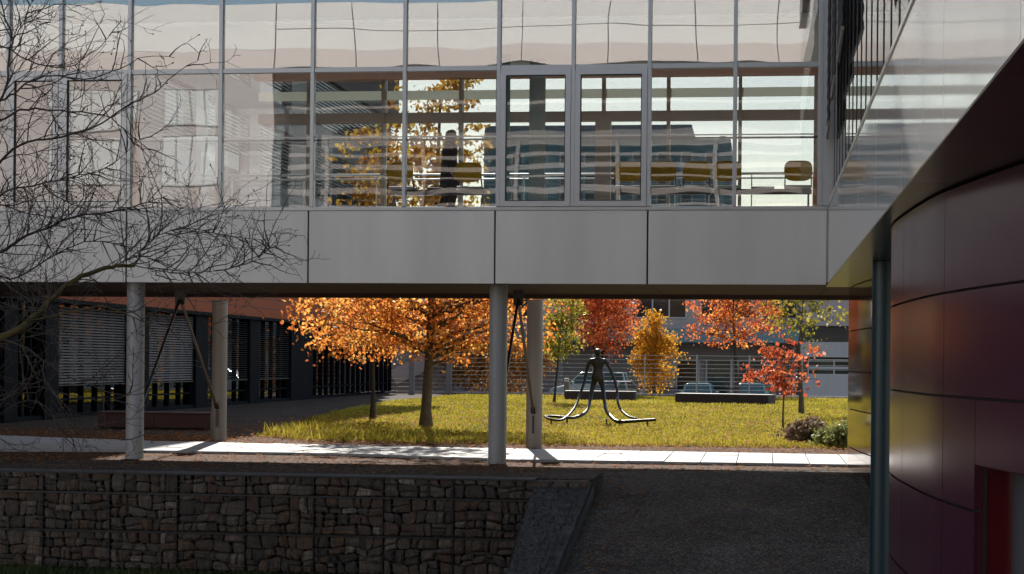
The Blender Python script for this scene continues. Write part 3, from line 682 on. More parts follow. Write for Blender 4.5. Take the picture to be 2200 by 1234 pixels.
# ================================================================ GABION WALL
def clip(poly, nx, ny, d):
    out = []
    for i in range(len(poly)):
        a, c = poly[i], poly[(i+1) % len(poly)]
        da, dc = a[0]*nx + a[1]*ny - d, c[0]*nx + c[1]*ny - d
        if da <= 0: out.append(a)
        if da*dc < 0:
            t = da/(da-dc); out.append((a[0]+(c[0]-a[0])*t, a[1]+(c[1]-a[1])*t))
    return out
def stones(x0, x1, z0, z1, cell, to3, b, depth=.16, bulge=.03, gap=.0035):
    """rough blocks packed in uneven courses, each an irregular rounded polygon with a bulging face"""
    polys = []; z = z0
    while z < z1 - cell*.35:
        h = cell*rng.uniform(.6, 1.25)
        if z1 - (z + h) < cell*.5: h = z1 - z
        tilt = [rng.uniform(-.22, .22)*cell for _ in range(2)]; x = x0; e0 = rng.uniform(-.15, .15)*cell
        while x < x1 - cell*.3:
            w = cell*rng.choice((.55, .8, 1.0, 1.2, 1.6))*rng.uniform(.85, 1.2)
            if x1 - (x + w) < cell*.45: w = x1 - x
            e1 = rng.uniform(-.22, .22)*cell if x + w < x1 - .001 else 0
            last = x + w > x1 - .001
            if h > cell*.95 and w > cell*.7 and rng.random() < .35:      # two thin stones on one another
                m = rng.uniform(.35, .65); polys += [[(x+e0, z), (x+w, z), (x+w+e1*m, z+h*m), (x+e0*.5, z+h*m)], [(x+e0*.5, z+h*m), (x+w+e1*m, z+h*m), (x+w+e1, z+h), (x, z+h)]]
            else: polys.append([(x + e0, z), (x + w - e1*.6*(not last), z), (x + w + e1*(not last), z + h), (x, z + h)])
            e0 = 0 if last else -e1*.6; x += w
        z += h
    sd_ = rng.uniform(0, 99)
    def warp(p):
        u = Vector((p[0]*3.1, p[1]*3.1, sd_)); k0 = min(1, (p[0]-x0)/.1, (x1-p[0])/.1); k1 = min(1, (p[1]-z0)/.1, (z1-p[1])/.1)
        return (p[0] + .06*noise.noise(u)*max(0, k0), p[1] + .09*noise.noise(u + Vector((7, 3, 1)))*max(0, k1))
    for q4 in polys:
        q4 = [warp(p) for p in q4]
        cx = sum(p[0] for p in q4)/4; cz = sum(p[1] for p in q4)/4; pp = []
        for i in range(4):
            a, c = q4[i], q4[(i+1) % 4]; cut = rng.uniform(.06, .26)
            for t in (cut, .5, 1 - cut):
                ux, uz = a[0]+(c[0]-a[0])*t, a[1]+(c[1]-a[1])*t; k_ = 1 - gap/max(.02, math.hypot(ux-cx, uz-cz))*rng.uniform(.6, 1.8)
                if t == .5: k_ += rng.uniform(-.05, .03)
                pp.append((min(x1, max(x0, cx + (ux-cx)*k_)), min(z1, max(z0, cz + (uz-cz)*k_))))
        n = len(pp); out = rng.uniform(-.025, .025); tl = (rng.uniform(-.15,.15), rng.uniform(-.15,.15)); v = []
        for sc, dep in ((1.0, depth), (1.0, .03), (.9, 0.0), (.5, -bulge*rng.uniform(.2, 1))):
            for p in pp:
                x = cx + (p[0]-cx)*sc; z = cz + (p[1]-cz)*sc
                v.append(to3(x, z, dep - out*(dep < .1) + (tl[0]*(x-cx) + tl[1]*(z-cz))*(dep < .1) + rng.uniform(-.006,.006)))
        f = [(r*n+i, r*n+(i+1)%n, (r+1)*n+(i+1)%n, (r+1)*n+i) for r in range(3) for i in range(n)]
        b.add(v, f + [tuple(3*n+i for i in range(n))], min(1, max(0, rng.betavariate(1.6, 2.0))))
GY = 27.5
gw = thing('gabion_wall', 'long low retaining wall of stone-filled wire baskets below the footbridge', 'retaining wall', (-9, 27.7, -1.5))
gx1 = X_(1126, 1100, GY); cols = [gx1 - 1.06*k for k in range(13)][::-1] + [-2.52]
for z0, z1 in ((-1.47, -.89), (-.88, -.31), (-.30, .0)):
    for a, c in zip(cols[:-1], cols[1:]):
        b = MB(); stones(a + .01, c - .01, z0 + .008, z1 - .008, .172, lambda x, z, d: (x, GY + d, z), b)
        o = b.build('basket', M['stone'], gw, tint=True)
        w = MB(); x = a + .004; t = .0038
        while x < c + .01: w.box(x - t, x + t, GY - .062, GY - .055, z0, z1); x += .1015
        z = z0
        while z < z1 + .01: w.box(a + .001, c - .001, GY - .0545, GY - .048, z - t, z + t); z += .0955
        w.box(a, c - .004, GY - .066, GY - .045, z1 - .006, z1 + .001); w.box(a - .003, a + .004, GY - .068, GY - .046, z0 + .003, z1 - .011)
        w.build('wire_mesh', M['wire'], o)
b = MB(); b.box(cols[0], -2.55, GY + .17, GY + .42, -1.55, -.02); b.build('wall_core', M['dark'], gw)
b = MB(); b.box(cols[0], -3.34, GY - .02, GY + .45, .002, .012); b.build('cap_edge', M['topstone'], gw, tint=True)
# sloping wing wall running down towards the viewer
sw = thing('sloping_stone_wall', 'sloping wall end capped with grey mesh-bound stones beside the gravel ramp', 'retaining wall', (-2.9, 24, -1))
yA, yB = 28.0, 19.6
def topz(y): return .035 - (28.4 - y) * .166
def xl(y): return -3.36 + (27.6 - y) * .055 if y < 27.6 else -3.36
b = MB(); stones(0, 1, 0, yA - yB, .13, lambda u, s, d: (xl(yA - s) + u * (-2.53 - xl(yA - s)), yA - s, topz(yA - s) - d*.45), b, depth=.2, bulge=.04, gap=.004)
b.build('stone_cap', M['topstone'], sw, tint=True)
w = MB()
for k in range(9):
    u = k/8; w.bar((xl(yA) + u*(-2.53-xl(yA)), yA, topz(yA)+.022), (xl(yB) + u*(-2.53-xl(yB)), yB, topz(yB)+.022), .006)
y = yA
while y > yB: w.bar((xl(y), y, topz(y)+.028), (-2.53, y, topz(y)+.028), .006); y -= .11
w.build('wire_mesh', M['wire'], sw)
def slant(x0f, x1, dz0, zb):
    v = []
    for yy in (yA, yB): v += [(x0f(yy), yy, zb), (x1, yy, zb), (x1, yy, topz(yy) - dz0), (x0f(yy), yy, topz(yy) - dz0)]
    return MB().add(v, [(0,1,2,3),(7,6,5,4),(0,4,5,1),(1,5,6,2),(2,6,7,3),(3,7,4,0)])
slant(lambda y: xl(y) + .12, -2.5, .05, -2.5).build('wall_core', M['bitumen'], sw)
b = MB(); v = []
stones(yB, GY - .08, -1.6, .0, .2, lambda x, z, d: (xl(x) - .02 + d*.8, x, min(z, topz(x) - .06)), b); b.build('stone_side', M['stone'], sw, tint=True)

# ================================================================ LEFT BUILDING
lb = thing('blinds_building', 'dark glazed building with orange fascia and slatted blinds left behind the columns', 'building', (-22, 70, 0))
LX = -20.0
def LY(px, py=800):
    d = ray(px, py); return LX / d.x * d.y
LYE = LY(850)
b = MB(); b.box(LX - .02, LX + .22, 20, LYE, 3.42, 4.55)
b.build('orange_fascia', M['cladorange'], lb)
for z in (3.78, 4.15):
    b = MB(); b.box(LX + .221, LX + .226, 20, LYE, z - .012, z + .012); b.build('fascia_joint', M['dark'], lb)
b = MB(); b.box(LX - .5, LX + .24, 20, LYE + .01, 3.30, 3.415); b.build('dark_soffit', M['navy'], lb)
b = MB(); b.box(LX - 9, LX - 5.5, 20, LYE, 0, 18); b.build('core_wall', M['fargrey'], lb)
b = MB(); b.box(LX - 9, LX + 2.6, 20, LYE, 18.01, 18.5); b.build('roof', M['fargrey'], lb)  # unseen; height and overhang shaped to widen the building's shadow
b = MB(); b.box(LX - 9, LX - .1, 20, LYE, 4.56, 4.75); b.build('upper_floor', M['fargrey'], lb)
piers = [(-170,-120),(0, 30), (88, 118), (268, 313), (414, 440), (531, 552), (620, 667)]
pier_y = []
for a, c in piers:
    y0, y1 = LY(a), LY(c); pier_y.append((y0, y1))
    b = MB(); b.box(LX - .3, LX + .12, y0, y1, 0, 3.30); b.build('pier', M['navy'], lb, bevel=.01)
b = MB(); b.box(LX - .25, LX + .06, 20, LYE, .0, .12); b.build('plinth', M['navy'], lb)
bays = [(pier_y[i][1], pier_y[i+1][0]) for i in range(len(pier_y)-1)] + [(pier_y[-1][1], LYE - 1)]
for k, (y0, y1) in enumerate(bays):
    g = MB(); g.box(LX - .13, LX - .118, y0 + .01, y1 - .01, .125, 3.295); f = g.build('window', M['glass_dark'], lb)
    m_ = MB(); nb = max(3, int((y1 - y0)/1.15))
    for j in range(nb + 1):
        yy = y0 + .04 + (y1 - y0 - .08)*j/nb; m_.box(LX - .115, LX - .03, yy - .03, yy + .03, .125, 3.29)
    m_.box(LX - .112, LX - .05, y0 + .02, y1 - .02, .5, .56); m_.build('glazing_bars', M['navy'], f)
    if k in (2, 3, 4, 5):
        s = MB(); z = 1.0; hh = .052 if k < 4 else .014
        while z < 3.2:
            ya, yb = y0 + .14, y1 - .14
            v = [(LX + .055, ya, z), (LX + .055, yb, z), (LX + .015, yb, z + hh), (LX + .015, ya, z + hh)]
            s.add(v + [(p[0] - .003, p[1], p[2] - .001) for p in v], [(0,1,2,3),(7,6,5,4),(0,4,5,1),(1,5,6,2),(2,6,7,3),(3,7,4,0)])
            z += .083
        for j in range(1, 4):
            yy = y0 + (y1-y0)*j/4; s.box(LX + .028, LX + .032, yy - .012, yy + .012, .95, 3.29)
        s.box(LX - .005, LX + .065, y0 + .12, y1 - .12, .93, .96)
        s.build('blind', M['blind'], lb)
    # storeys above, seen through the glass of the bridge
    for zb in (4.8, 8.2, 11.6):
        g = MB(); g.box(LX - .2, LX - .188, y0 + .02, y1 - .02, zb + .75, zb + 3.1); g.build('upper_window', M['glass_dark'], lb)
        s = MB(); z = zb + (.8 if (k + int(zb)) % 2 else 1.5)
        while z < zb + 3.05:
            s.box(LX - .08, LX, y0 + .1, y1 - .1, z, z + .035); z += .15
        s.build('upper_blind', M['pale_blind'], lb)
for zb in (4.76, 8.2, 11.6):
    b = MB(); b.box(LX - .25, LX + .05, 20, LYE, zb - (.31 if zb > 5 else 0), zb + .74); b.build('spandrel', M['farpale'] if zb > 5 else M['fargrey'], lb)
b = MB(); b.box(LX - .25, LX + .05, 20, LYE, 14.69, 18.0); b.build('added_attic_wall', M['fargrey'], lb)  # extra height above view, added to lengthen the cast shadow
for (y0, y1) in pier_y:
    b = MB(); b.box(LX - .22, LX + .03, y0, y1, 5.5, 14.68); b.build('upper_pier', M['brownbar'], lb)

# ================================================================ BUILDINGS BEYOND THE STREET
fb = thing('street_building', 'long pale building with a teal canopy and white-framed windows across the street', 'building', (0, 121, -.85))
BYf = 118.0
def fx(px, py=780): return X_(px, py, BYf)
def fz(py, px=1500): return Z_(px, py, BYf)
xl_, xm_, xr_ = fx(860), fx(1718), 75.0  # right part extended out of view to cover sky in reflections
b = MB(); b.box(xl_, xm_, BYf, BYf + 8, fz(706), fz(596)); b.build('upper_wall', M['farwall'], fb)
b = MB(); b.box(xl_, xm_, BYf - 1.6, BYf - .005, fz(737), fz(707)); b.build('canopy', M['tealband'], fb, bevel=.03)
b = MB(); b.box(xl_, xm_, BYf + 1.2, BYf + 8, -.72, fz(707)); b.build('ground_floor_wall', M['fargrey'], fb)
b = MB(); b.box(xl_, xm_, BYf - .3, BYf + 6, fz(596), fz(575)); b.build('roof_edge', M['farpale'], fb)
def far_window(x0, x1, z0, z1, n, y, parent, glassm='winglass', fr=.09):
    f = MB(); f.box(x0, x1, y - .06, y + .05, z1, z1 + fr); f.box(x0, x1, y - .06, y + .05, z0 - fr, z0)
    for i in range(n + 1):
        x = x0 + (x1-x0)*i/n; f.box(x - fr/2, x + fr/2, y - .058, y + .05, z0 + .001, z1 - .001)
    o = f.build('window', M['winframe'], parent)
    g = MB(); g.box(x0 + .02, x1 - .02, y - .02, y - .005, z0, z1); g.build('pane', M[glassm], o); return o
far_window(fx(1366, 660), fx(1474, 660), fz(682), fz(625), 3, BYf - .01, fb)
far_window(fx(1250, 660), fx(1340, 660), fz(682), fz(625), 3, BYf - .01, fb)
far_window(fx(1640, 660), fx(1712, 660), fz(682), fz(625), 2, BYf - .01, fb)
far_window(fx(1505, 660), fx(1615, 660), fz(682), fz(625), 3, BYf - .01, fb)
far_window(fx(960, 660), fx(1150, 660), fz(682), fz(625), 5, BYf - .01, fb)
far_window(fx(1452), fx(1500), fz(838), fz(776), 1, BYf + 1.17, fb)
far_window(fx(1585), fx(1640), fz(838), fz(776), 1, BYf + 1.17, fb)
b = MB(); b.box(fx(1519), fx(1568), BYf + 1.12, BYf + 1.19, -.72, fz(776)); dr = b.build('dark_doorway', M['winglass'], fb)
b = MB(); b.box(fx(1515), fx(1518.5), BYf + 1.08, BYf + 1.19, -.72, fz(772)); b.box(fx(1568.5), fx(1573), BYf + 1.08, BYf + 1.19, -.72, fz(772)); b.build('door_frame', M['winframe'], dr)
for p in (1200, 1300, 1440, 1700):
    b = MB(); b.box(fx(p), fx(p) + .35, BYf - .8, BYf - .45, -.72, fz(738)); b.build('canopy_post', M['fargrey'], fb)
b = MB(); b.box(xm_ + .004, xr_, BYf - 2.0, BYf + 6, fz(768, 1780), fz(736, 1780)); b.build('pale_band', M['farpale'], fb)
b = MB(); b.box(xm_ + .004, xr_, BYf - 1.7, BYf + 6, fz(735.8, 1780), fz(702, 1780)); b.build('dark_glass_band', M['winglass'], fb)
b = MB(); b.box(xm_ + .004, xr_, BYf - 1.9, BYf + 6, fz(701.7, 1780), fz(600, 1780)); b.build('upper_right_wall', M['farwall'], fb)
b = MB(); b.box(xm_ + .004, xr_, BYf - 1.95, BYf + 6, -.72, fz(806, 1780)); b.build('stained_base_wall', M['farpale'], fb)
b = MB(); b.box(xm_ + .004, xr_, BYf - .5, BYf + 6, fz(806, 1780), fz(768, 1780)); b.build('recess_wall', M['fargrey'], fb)
far_window(fx(1735), xr_ - .3, fz(804, 1780), fz(775, 1780), 46, BYf - 1.75, fb, fr=.08)
b = MB(); b.box(fx(1735), xr_ - .3, BYf - 1.83, BYf - 1.7, fz(793, 1780), fz(788, 1780)); b.build('window_rail', M['winframe'], fb)

tb = thing('teal_gabled_building', 'grey-green building with steep roof and chimney seen through the bridge glass', 'building', (-8, 150, 0))
ty = 150.0
def tx(px, py=300): return X_(px, py, ty)
def tz(py, px=1400): return Z_(px, py, ty)
b = MB(); b.box(tx(1040), tx(1570), ty, ty + 12, -.8, tz(300)); b.build('wall', M['tealwall'], tb)
b = MB(); x0, x1 = tx(1040), tx(1485); x2 = tx(1495)
b.add([(x0,ty-.3,tz(299)),(x2,ty-.3,tz(299)),(x1,ty+.7,tz(266)),(x0,ty+.7,tz(266)),(x0,ty+12,tz(299)),(x2,ty+12,tz(299))], [(0,1,2,3),(3,2,5,4),(1,5,2),(0,3,4),(0,4,5,1)])
b.build('roof', M['roofdark'], tb)
b = MB(); b.box(tx(1545), tx(1557), ty + 3, ty + 4.2, tz(300), tz(284)); b.build('chimney', M['tealwall'], tb)
for k, yy in enumerate((330, 375, 415)):
    for p in range(1100, 1560, 52): far_window(tx(p), tx(p + 24), tz(yy + 22), tz(yy), 1, ty - .02, tb, fr=.15)
gl_ = thing('grey_stair_building', 'grey building with a sloping stair behind the left end of the wire fence', 'building', (-20, 106, -.85))
b = MB(); b.box(X_(760,780,106), X_(975,780,106), 106, 112, -.84, Z_(900,690,106)); b.build('wall', M['fargrey'], gl_)
a = P(985, 745, 105.4); c = P(845, 812, 105.4)
b = MB(); b.bar(a, c, .3, .9); b.build('stair_flight', M['farwall'], gl_)
b = MB(); b.box(X_(740,780,105.6), X_(990,780,105.6), 105.6, 112.4, Z_(900,689,106), Z_(900,676,106)); b.build('roof', M['farpale'], gl_)

# building opposite, behind the viewer: what the glass and the glossy panels mirror
ob = thing('white_office_building', 'white panelled office building across the court, mirrored in the bridge glass', 'building', (-10, -16, -2.6))
OY = -12.0
b = MB()
xx = -19.8; k = 0
while xx < 40:
    for z0, z1 in ((13.62, 14.33), (14.331, 15.05), (15.08, 16.2)):
        b = MB(); b.box(xx + .02, xx + 3.38, OY - .1, OY, z0, z1); b.build('attic_panel', M['pinkclad' if z0 < 14 else 'whiteclad'], ob)
    xx += 3.4
b = MB(); b.box(-19.8, 40, OY - .3, OY - .11, 13.0, 16.0); b.build('attic_backing', M['dark'], ob)
b = MB(); b.box(-19.8, 40, OY - 3.2, OY - .12, 13.3, 13.6); b.build('eaves_soffit', M['cladorange'], ob)
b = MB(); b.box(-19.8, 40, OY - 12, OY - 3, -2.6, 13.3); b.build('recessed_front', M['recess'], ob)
for z, h in ((-.9, .3), (2.4, .4), (5.7, .4), (7.3, .12), (8.05, .1), (8.55, .22), (9.2, .08), (9.55, .2), (10.05, .14), (10.5, .07), (12.2, .1)):
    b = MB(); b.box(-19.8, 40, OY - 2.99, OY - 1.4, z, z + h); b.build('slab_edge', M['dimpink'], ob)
for xk in range(-18, 40, 4):
    b = MB(); b.box(xk, xk + .16, OY - 1.38, OY - 1.2, 7.5, 11.0); b.build('pilaster', M['dimpink'], ob)
b = MB(); b.box(-70, -19.82, OY - 8, OY + .1, -2.6, 14.29); b.build('pink_block', M['pinkclad'], ob)
b = MB(); b.box(-70, -19.82, OY - 8, OY + .1, 14.3, 16.2); b.build('white_attic_band', M['whiteclad'], ob)
for zw in (2.0, 5.4, 8.9, 11.2):
    for xw in (-60, -53.4, -46, -41, -35.5, -29.2, -24.4):
        far_window(xw, xw + (3.6 if int(xw) % 2 else 2.4), zw, zw + (1.9 if zw < 9 else 1.5), 4, OY + .13, ob, glassm='skypane', fr=.05)
cy = MB(); cy.sheet([(-70, OY), (60, OY), (60, 13), (-70, 13)], -2.42); struct('added_bounce_paving', cy, M['bouncepave'])  # unseen pale sheet added to bounce sunlight onto the bridge parapet

# ================================================================ PLANTS
def leaf_cloud(blobs, count, size, per=22, shell=0.55, spread=.28, seed=1, hang=.35):
    """leaves gathered in sprays through the crown's volume; returns vertices, quads, tints, spray centres"""
    g = np.random.default_rng(seed); cen = []; vol = np.array([b_[1]*b_[2]*b_[3]*b_[4] if len(b_) > 4 else b_[1]*b_[2]*b_[3] for b_ in blobs]); vol /= vol.sum()
    nc = max(4, count // per)
    for _ in range(nc):
        b_ = blobs[g.choice(len(blobs), p=vol)]
        d = g.normal(size=3); d /= np.linalg.norm(d); r = (shell + (1-shell)*g.random()) if g.random() < .75 else g.random()**.33
        cen.append(np.array(b_[0]) + d*r*np.array(b_[1:4]))
    cen = np.array(cen); w = g.gamma(2.2, 1.0, nc); ci = g.choice(nc, size=count, p=w/w.sum())
    sp = spread*np.array([1.15, 1.15, .7]); c = cen[ci] + g.normal(size=(count,3))*sp*g.uniform(.5,1.3,size=(nc,1))[ci]
    n = g.normal(size=(count,3)); n[:,2] = np.abs(n[:,2])*.7 + .1; n /= np.linalg.norm(n,axis=1)[:,None]
    t = np.cross(n, g.normal(size=(count,3))); t[:,2] -= hang*np.abs(g.normal(size=count)); t /= np.linalg.norm(t,axis=1)[:,None]
    s = np.cross(n, t); s /= np.linalg.norm(s,axis=1)[:,None]
    L = size*g.uniform(.55,1.25,size=(count,1)); Wd = L*g.uniform(.28,.42,size=(count,1)); k = n*L*g.uniform(-.15,.25,size=(count,1))
    V = np.stack([c - t*L*.5, c + s*Wd + k, c + t*L*.5, c - s*Wd + k], 1).reshape(-1,3)
    F = np.arange(count*4).reshape(-1,4)
    ti = np.clip(g.normal(.5,.2,size=nc)[ci] + g.normal(0,.16,size=count), 0, 1)
    return V, F, ti, cen
def limb(b, p0, p1, r0, r1, sag=.12, n=6, sides=7, seed=0):
    q_ = random.Random(seed); p0 = Vector(p0); p1 = Vector(p1); L = (p1-p0).length; pts = []
    for i in range(n+1):
        t = i/n; p = p0.lerp(p1, t) + Vector((q_.uniform(-1,1), q_.uniform(-1,1), q_.uniform(-1,1)))*L*.035*(0 < i < n)
        p.z -= L*sag*math.sin(math.pi*t); pts.append(p)
    b.tube(pts, [r0 + (r1-r0)*(i/n)**.8 for i in range(n+1)], sides); return pts
def tree(label, base, trunk, r0, blobs, count, size, leafm, barkm='bark', seed=1, limbs=26, spread=.28, per=22, name='tree', group='autumn trees on the lawn', extra=None, shell=.55, twigs=True):
    """trunk: list of points (relative) with the crown's blobs in world coordinates"""
    t = thing(name, label, 'tree', base, group)
    q_ = random.Random(seed); b = MB(); n = len(trunk); tp = [Vector(base) + Vector(p) for p in trunk]
    rr = [r0*(1.35 if i == 0 else 1)*(1 - .82*i/(n-1)) for i in range(n)]; b.tube(tp, rr, 12)
    V, F, ti, cen = leaf_cloud(blobs, count, size, seed=seed, spread=spread, per=per, shell=shell)
    order = list(range(len(cen))); q_.shuffle(order)
    zc = min(c[0][2] - c[3] for c in blobs)
    for k in order[:limbs]:
        c = Vector(cen[k]); best = None
        for i in range(1, n*6):                      # leave the trunk below the spray
            s = i/(n*6)*(n-1); p = tp[int(s)].lerp(tp[min(int(s)+1, n-1)], s - int(s))
            if p.z > c.z - .25*(c - p).length and p.z > zc - .4: best = (p, s); break
        if best is None: best = (tp[-1], n-1)
        p, s = best; rs = max(.012, r0*(1 - .82*s/(n-1))*.55)
        pts = limb(b, p, c, rs, .006, sag=-.06, seed=seed*100 + k)
        if twigs:
            for j in (2, 3, 4):
                e = pts[j] + Vector((q_.uniform(-1,1), q_.uniform(-1,1), q_.uniform(-.3,.9)))*.35*(c-p).length*.6
                limb(b, pts[j], e, rs*.35, .004, sag=0, n=3, sides=5, seed=k*7 + j)
    b.build('trunk', M[barkm], t, smooth=True)
    fast_mesh('crown', V, F, M[leafm], ti, t)
    if extra:
        V, F, ti, cen = leaf_cloud(extra[0], extra[1], extra[2], seed=seed + 5, spread=extra[4], per=extra[5]); fast_mesh('upper_crown', V, F, M[extra[3]], ti, t)
    return t
def blob(px, py, Y, wpx, hpx, depth=None):
    c = P(px, py, Y); k = c.y / FPX * 1.0
    return (tuple(c), wpx*k/2, depth or wpx*k/2.2, hpx*k/2)
# T1: the big orange tree in the middle of the opening, thin and yellow at the top
bs = G(915, 922); Y = bs.y
tree('large orange tree with the thickest trunk, branches spread over most of the left opening', bs,
     [(0,0,-.05),(.0,0,.5),(.06,0,1.6),(.1,0,2.6),(.12,.1,4.0),(.2,.0,5.6),(.25,.05,7.2),(.3,.0,8.6)], .155,
     [blob(760,690,Y,330,130,2.4), blob(930,700,Y,300,150,2.6), blob(1090,680,Y,230,150,2.2), blob(900,600,Y,430,200,2.8), blob(1000,740,Y,170,90,1.4), blob(760,740,Y-.6,170,70,1.0), blob(1130,590,Y,160,150,1.8), blob(650,655,Y,110,60,.9)],
     10500, .118, 'lf_orange', seed=3, limbs=60, spread=.24, per=15,
     extra=([blob(890,400,Y,330,200,1.6), blob(960,290,Y,210,230,1.2), blob(800,350,Y,190,190,1.2), blob(990,210,Y,110,110,.8), blob(860,220,Y,90,100,.8), blob(880,440,Y,370,110,1.8)], 3600, .17, 'lf_yellow', .15, 12))
bs = G(800, 905); Y = bs.y
tree('smaller orange tree with a slim dark trunk, left of the thick-trunked orange tree', bs, [(0,0,-.05),(.02,0,.6),(.0,0,1.6),(.03,0,2.6),(.05,.0,3.8),(.0,.0,4.6)], .08,
     [blob(800,735,Y,200,90,1.3), blob(790,660,Y,220,120,1.5), blob(800,580,Y,180,130,1.3)], 3600, .12, 'lf_orange', 'bark_dark', seed=5, limbs=18, spread=.22, per=16)
bs = G(1190, 868); Y = bs.y
tree('slender young tree with yellow-green leaves, behind the statue to its left', bs, [(0,0,-.05),(.06,0,.7),(.15,0,1.6),(.22,0,2.6),(.3,0,3.8),(.3,0,5.0)], .055,
     [blob(1205,720,Y,85,110,.8), blob(1212,660,Y,70,110,.8), blob(1190,745,Y,60,50,.6)], 2400, .15, 'lf_green', 'bark_dark', seed=8, limbs=16, spread=.2)
tree('tall rust-orange tree with a dense rounded crown behind the statue', G(1292, 842), [(0,0,-.1),(0,0,1.2),(0,0,3),(0,0,5),(0,0,7)], .15,
     [blob(1290,690,99.5,150,150,1.8), blob(1330,650,99.5,90,90,1.3), blob(1245,640,99.5,110,110,1.4), blob(1285,590,99.5,150,110,1.7)], 7600, .17, 'lf_rust', seed=11, limbs=26, spread=.3)
tree('flame-shaped golden yellow tree standing beyond the wire fence', P(1405, 858, 101.5), [(0,0,-.1),(0,0,1.0),(0,0,2.4),(.1,0,4.0)], .09,
     [blob(1402,805,101.5,80,80,1.0), blob(1398,750,101.5,72,90,.9), blob(1400,705,101.5,44,70,.6), blob(1441,735,101.5,26,80,.4), blob(1455,765,101.5,30,30,.35), blob(1366,770,101.5,30,44,.4), blob(1375,725,101.5,26,60,.4), blob(1412,690,101.5,22,44,.3)], 7000, .15, 'lf_gold', seed=13, limbs=18, spread=.2, shell=.4)
bs = G(1583, 853); Y = bs.y
tree('orange-red tree rising behind the long bench on the right', bs, [(0,0,-.05),(-.02,0,1.0),(-.1,0,2.2),(-.2,0,3.6),(-.22,0,5.2),(-.2,0,6.4)], .12,
     [blob(1545,715,Y,150,70,1.4), blob(1530,670,Y,110,80,1.3), blob(1610,665,Y,160,110,1.6), blob(1640,720,Y,90,70,1.1), blob(1570,600,Y,200,110,1.8)], 3900, .16, 'lf_rust', 'bark_dark', seed=17, limbs=34, spread=.22, per=18, extra=([blob(1600,690,Y,200,120,1.6)], 1100, .16, 'lf_orange', .25, 16))
bs = G(1682, 926); Y = bs.y
tree('small bright red tree with sparse leaves on a thin stem', bs, [(0,0,-.03),(.0,0,.5),(.02,0,1.1),(.03,0,1.8),(.02,0,2.5)], .03,
     [blob(1630,800,Y,80,60,.5), blob(1690,785,Y,110,120,.6), blob(1740,760,Y,70,36,.5), blob(1665,750,Y,90,50,.5), blob(1690,830,Y,80,50,.4), blob(1745,820,Y,40,30,.3)], 760, .125, 'lf_red', seed=19, limbs=38, spread=.10, per=7)
bs = G(1722, 892); Y = bs.y
tree('sparse yellow-green tree with an open fan of branches, behind the small red tree', bs, [(0,0,-.04),(-.03,0,.9),(-.07,0,1.7),(-.1,0,2.3),(-.02,0,3.3),(.05,0,4.6)], .085,
     [blob(1720,660,Y,130,120,1.2), blob(1785,680,Y,90,80,1.0), blob(1665,650,Y,60,100,.8), blob(1750,730,Y,60,30,.6), blob(1740,600,Y,180,100,1.4)], 1300, .15, 'lf_green', seed=23, limbs=30, spread=.24, per=13)
# hedge and shrubs
def bush(name, label, cat, base, blobs, count, size, leafm, seed, spread=.22, stems=10, h=1.0):
    t = thing(name, label, cat, base); V, F, ti, cen = leaf_cloud(blobs, count, size, seed=seed, spread=spread, per=18, shell=.3)
    V[:,2] = np.maximum(V[:,2], base[2] + .01)
    b = MB()
    for k in range(min(stems, len(cen))): limb(b, Vector(base) + Vector((cen[k][0]-base[0], cen[k][1]-base[1], 0))*.4, cen[k], .02, .006, seed=k + seed)
    b.build('stems', M['bark_dark'], t); fast_mesh('foliage', V, F, M[leafm], ti, t); return t
for lab, pa, seed in (('orange-brown bush overgrowing the fence left of the right rear column', 1110, 31), ('orange-brown bush against the fence beside the thick-trunked orange tree', 1010, 33)):
    bb = P(pa, 860, 100.5)
    bush('overgrown_bush', lab, 'bush', tuple(bb), [blob(pa,800,100.5,120,100,1.0), blob(pa-30,760,100.5,80,80,.9), blob(pa+35,770,100.5,80,80,.9)], 2600, .2, 'lf_brown' , seed, .3)
bb = G(1735, 955); bush('dry_shrub', 'dull purple-brown shrub at the front right of the lawn', 'shrub', tuple(bb), [blob(1720,932,bb.y,70,50,.6), blob(1750,928,bb.y,70,56,.6)], 3200, .10, 'lf_purple', 41, .08, 24)
bb = G(1795, 962); bush('sage_shrub', 'low grey-green shrub beside the dark glossy wall', 'shrub', tuple(bb), [blob(1795,942,bb.y,80,46,.7), blob(1820,936,bb.y,50,50,.7), blob(1768,952,bb.y,40,30,.3)], 3400, .09, 'lf_sage', 43, .08, 14)
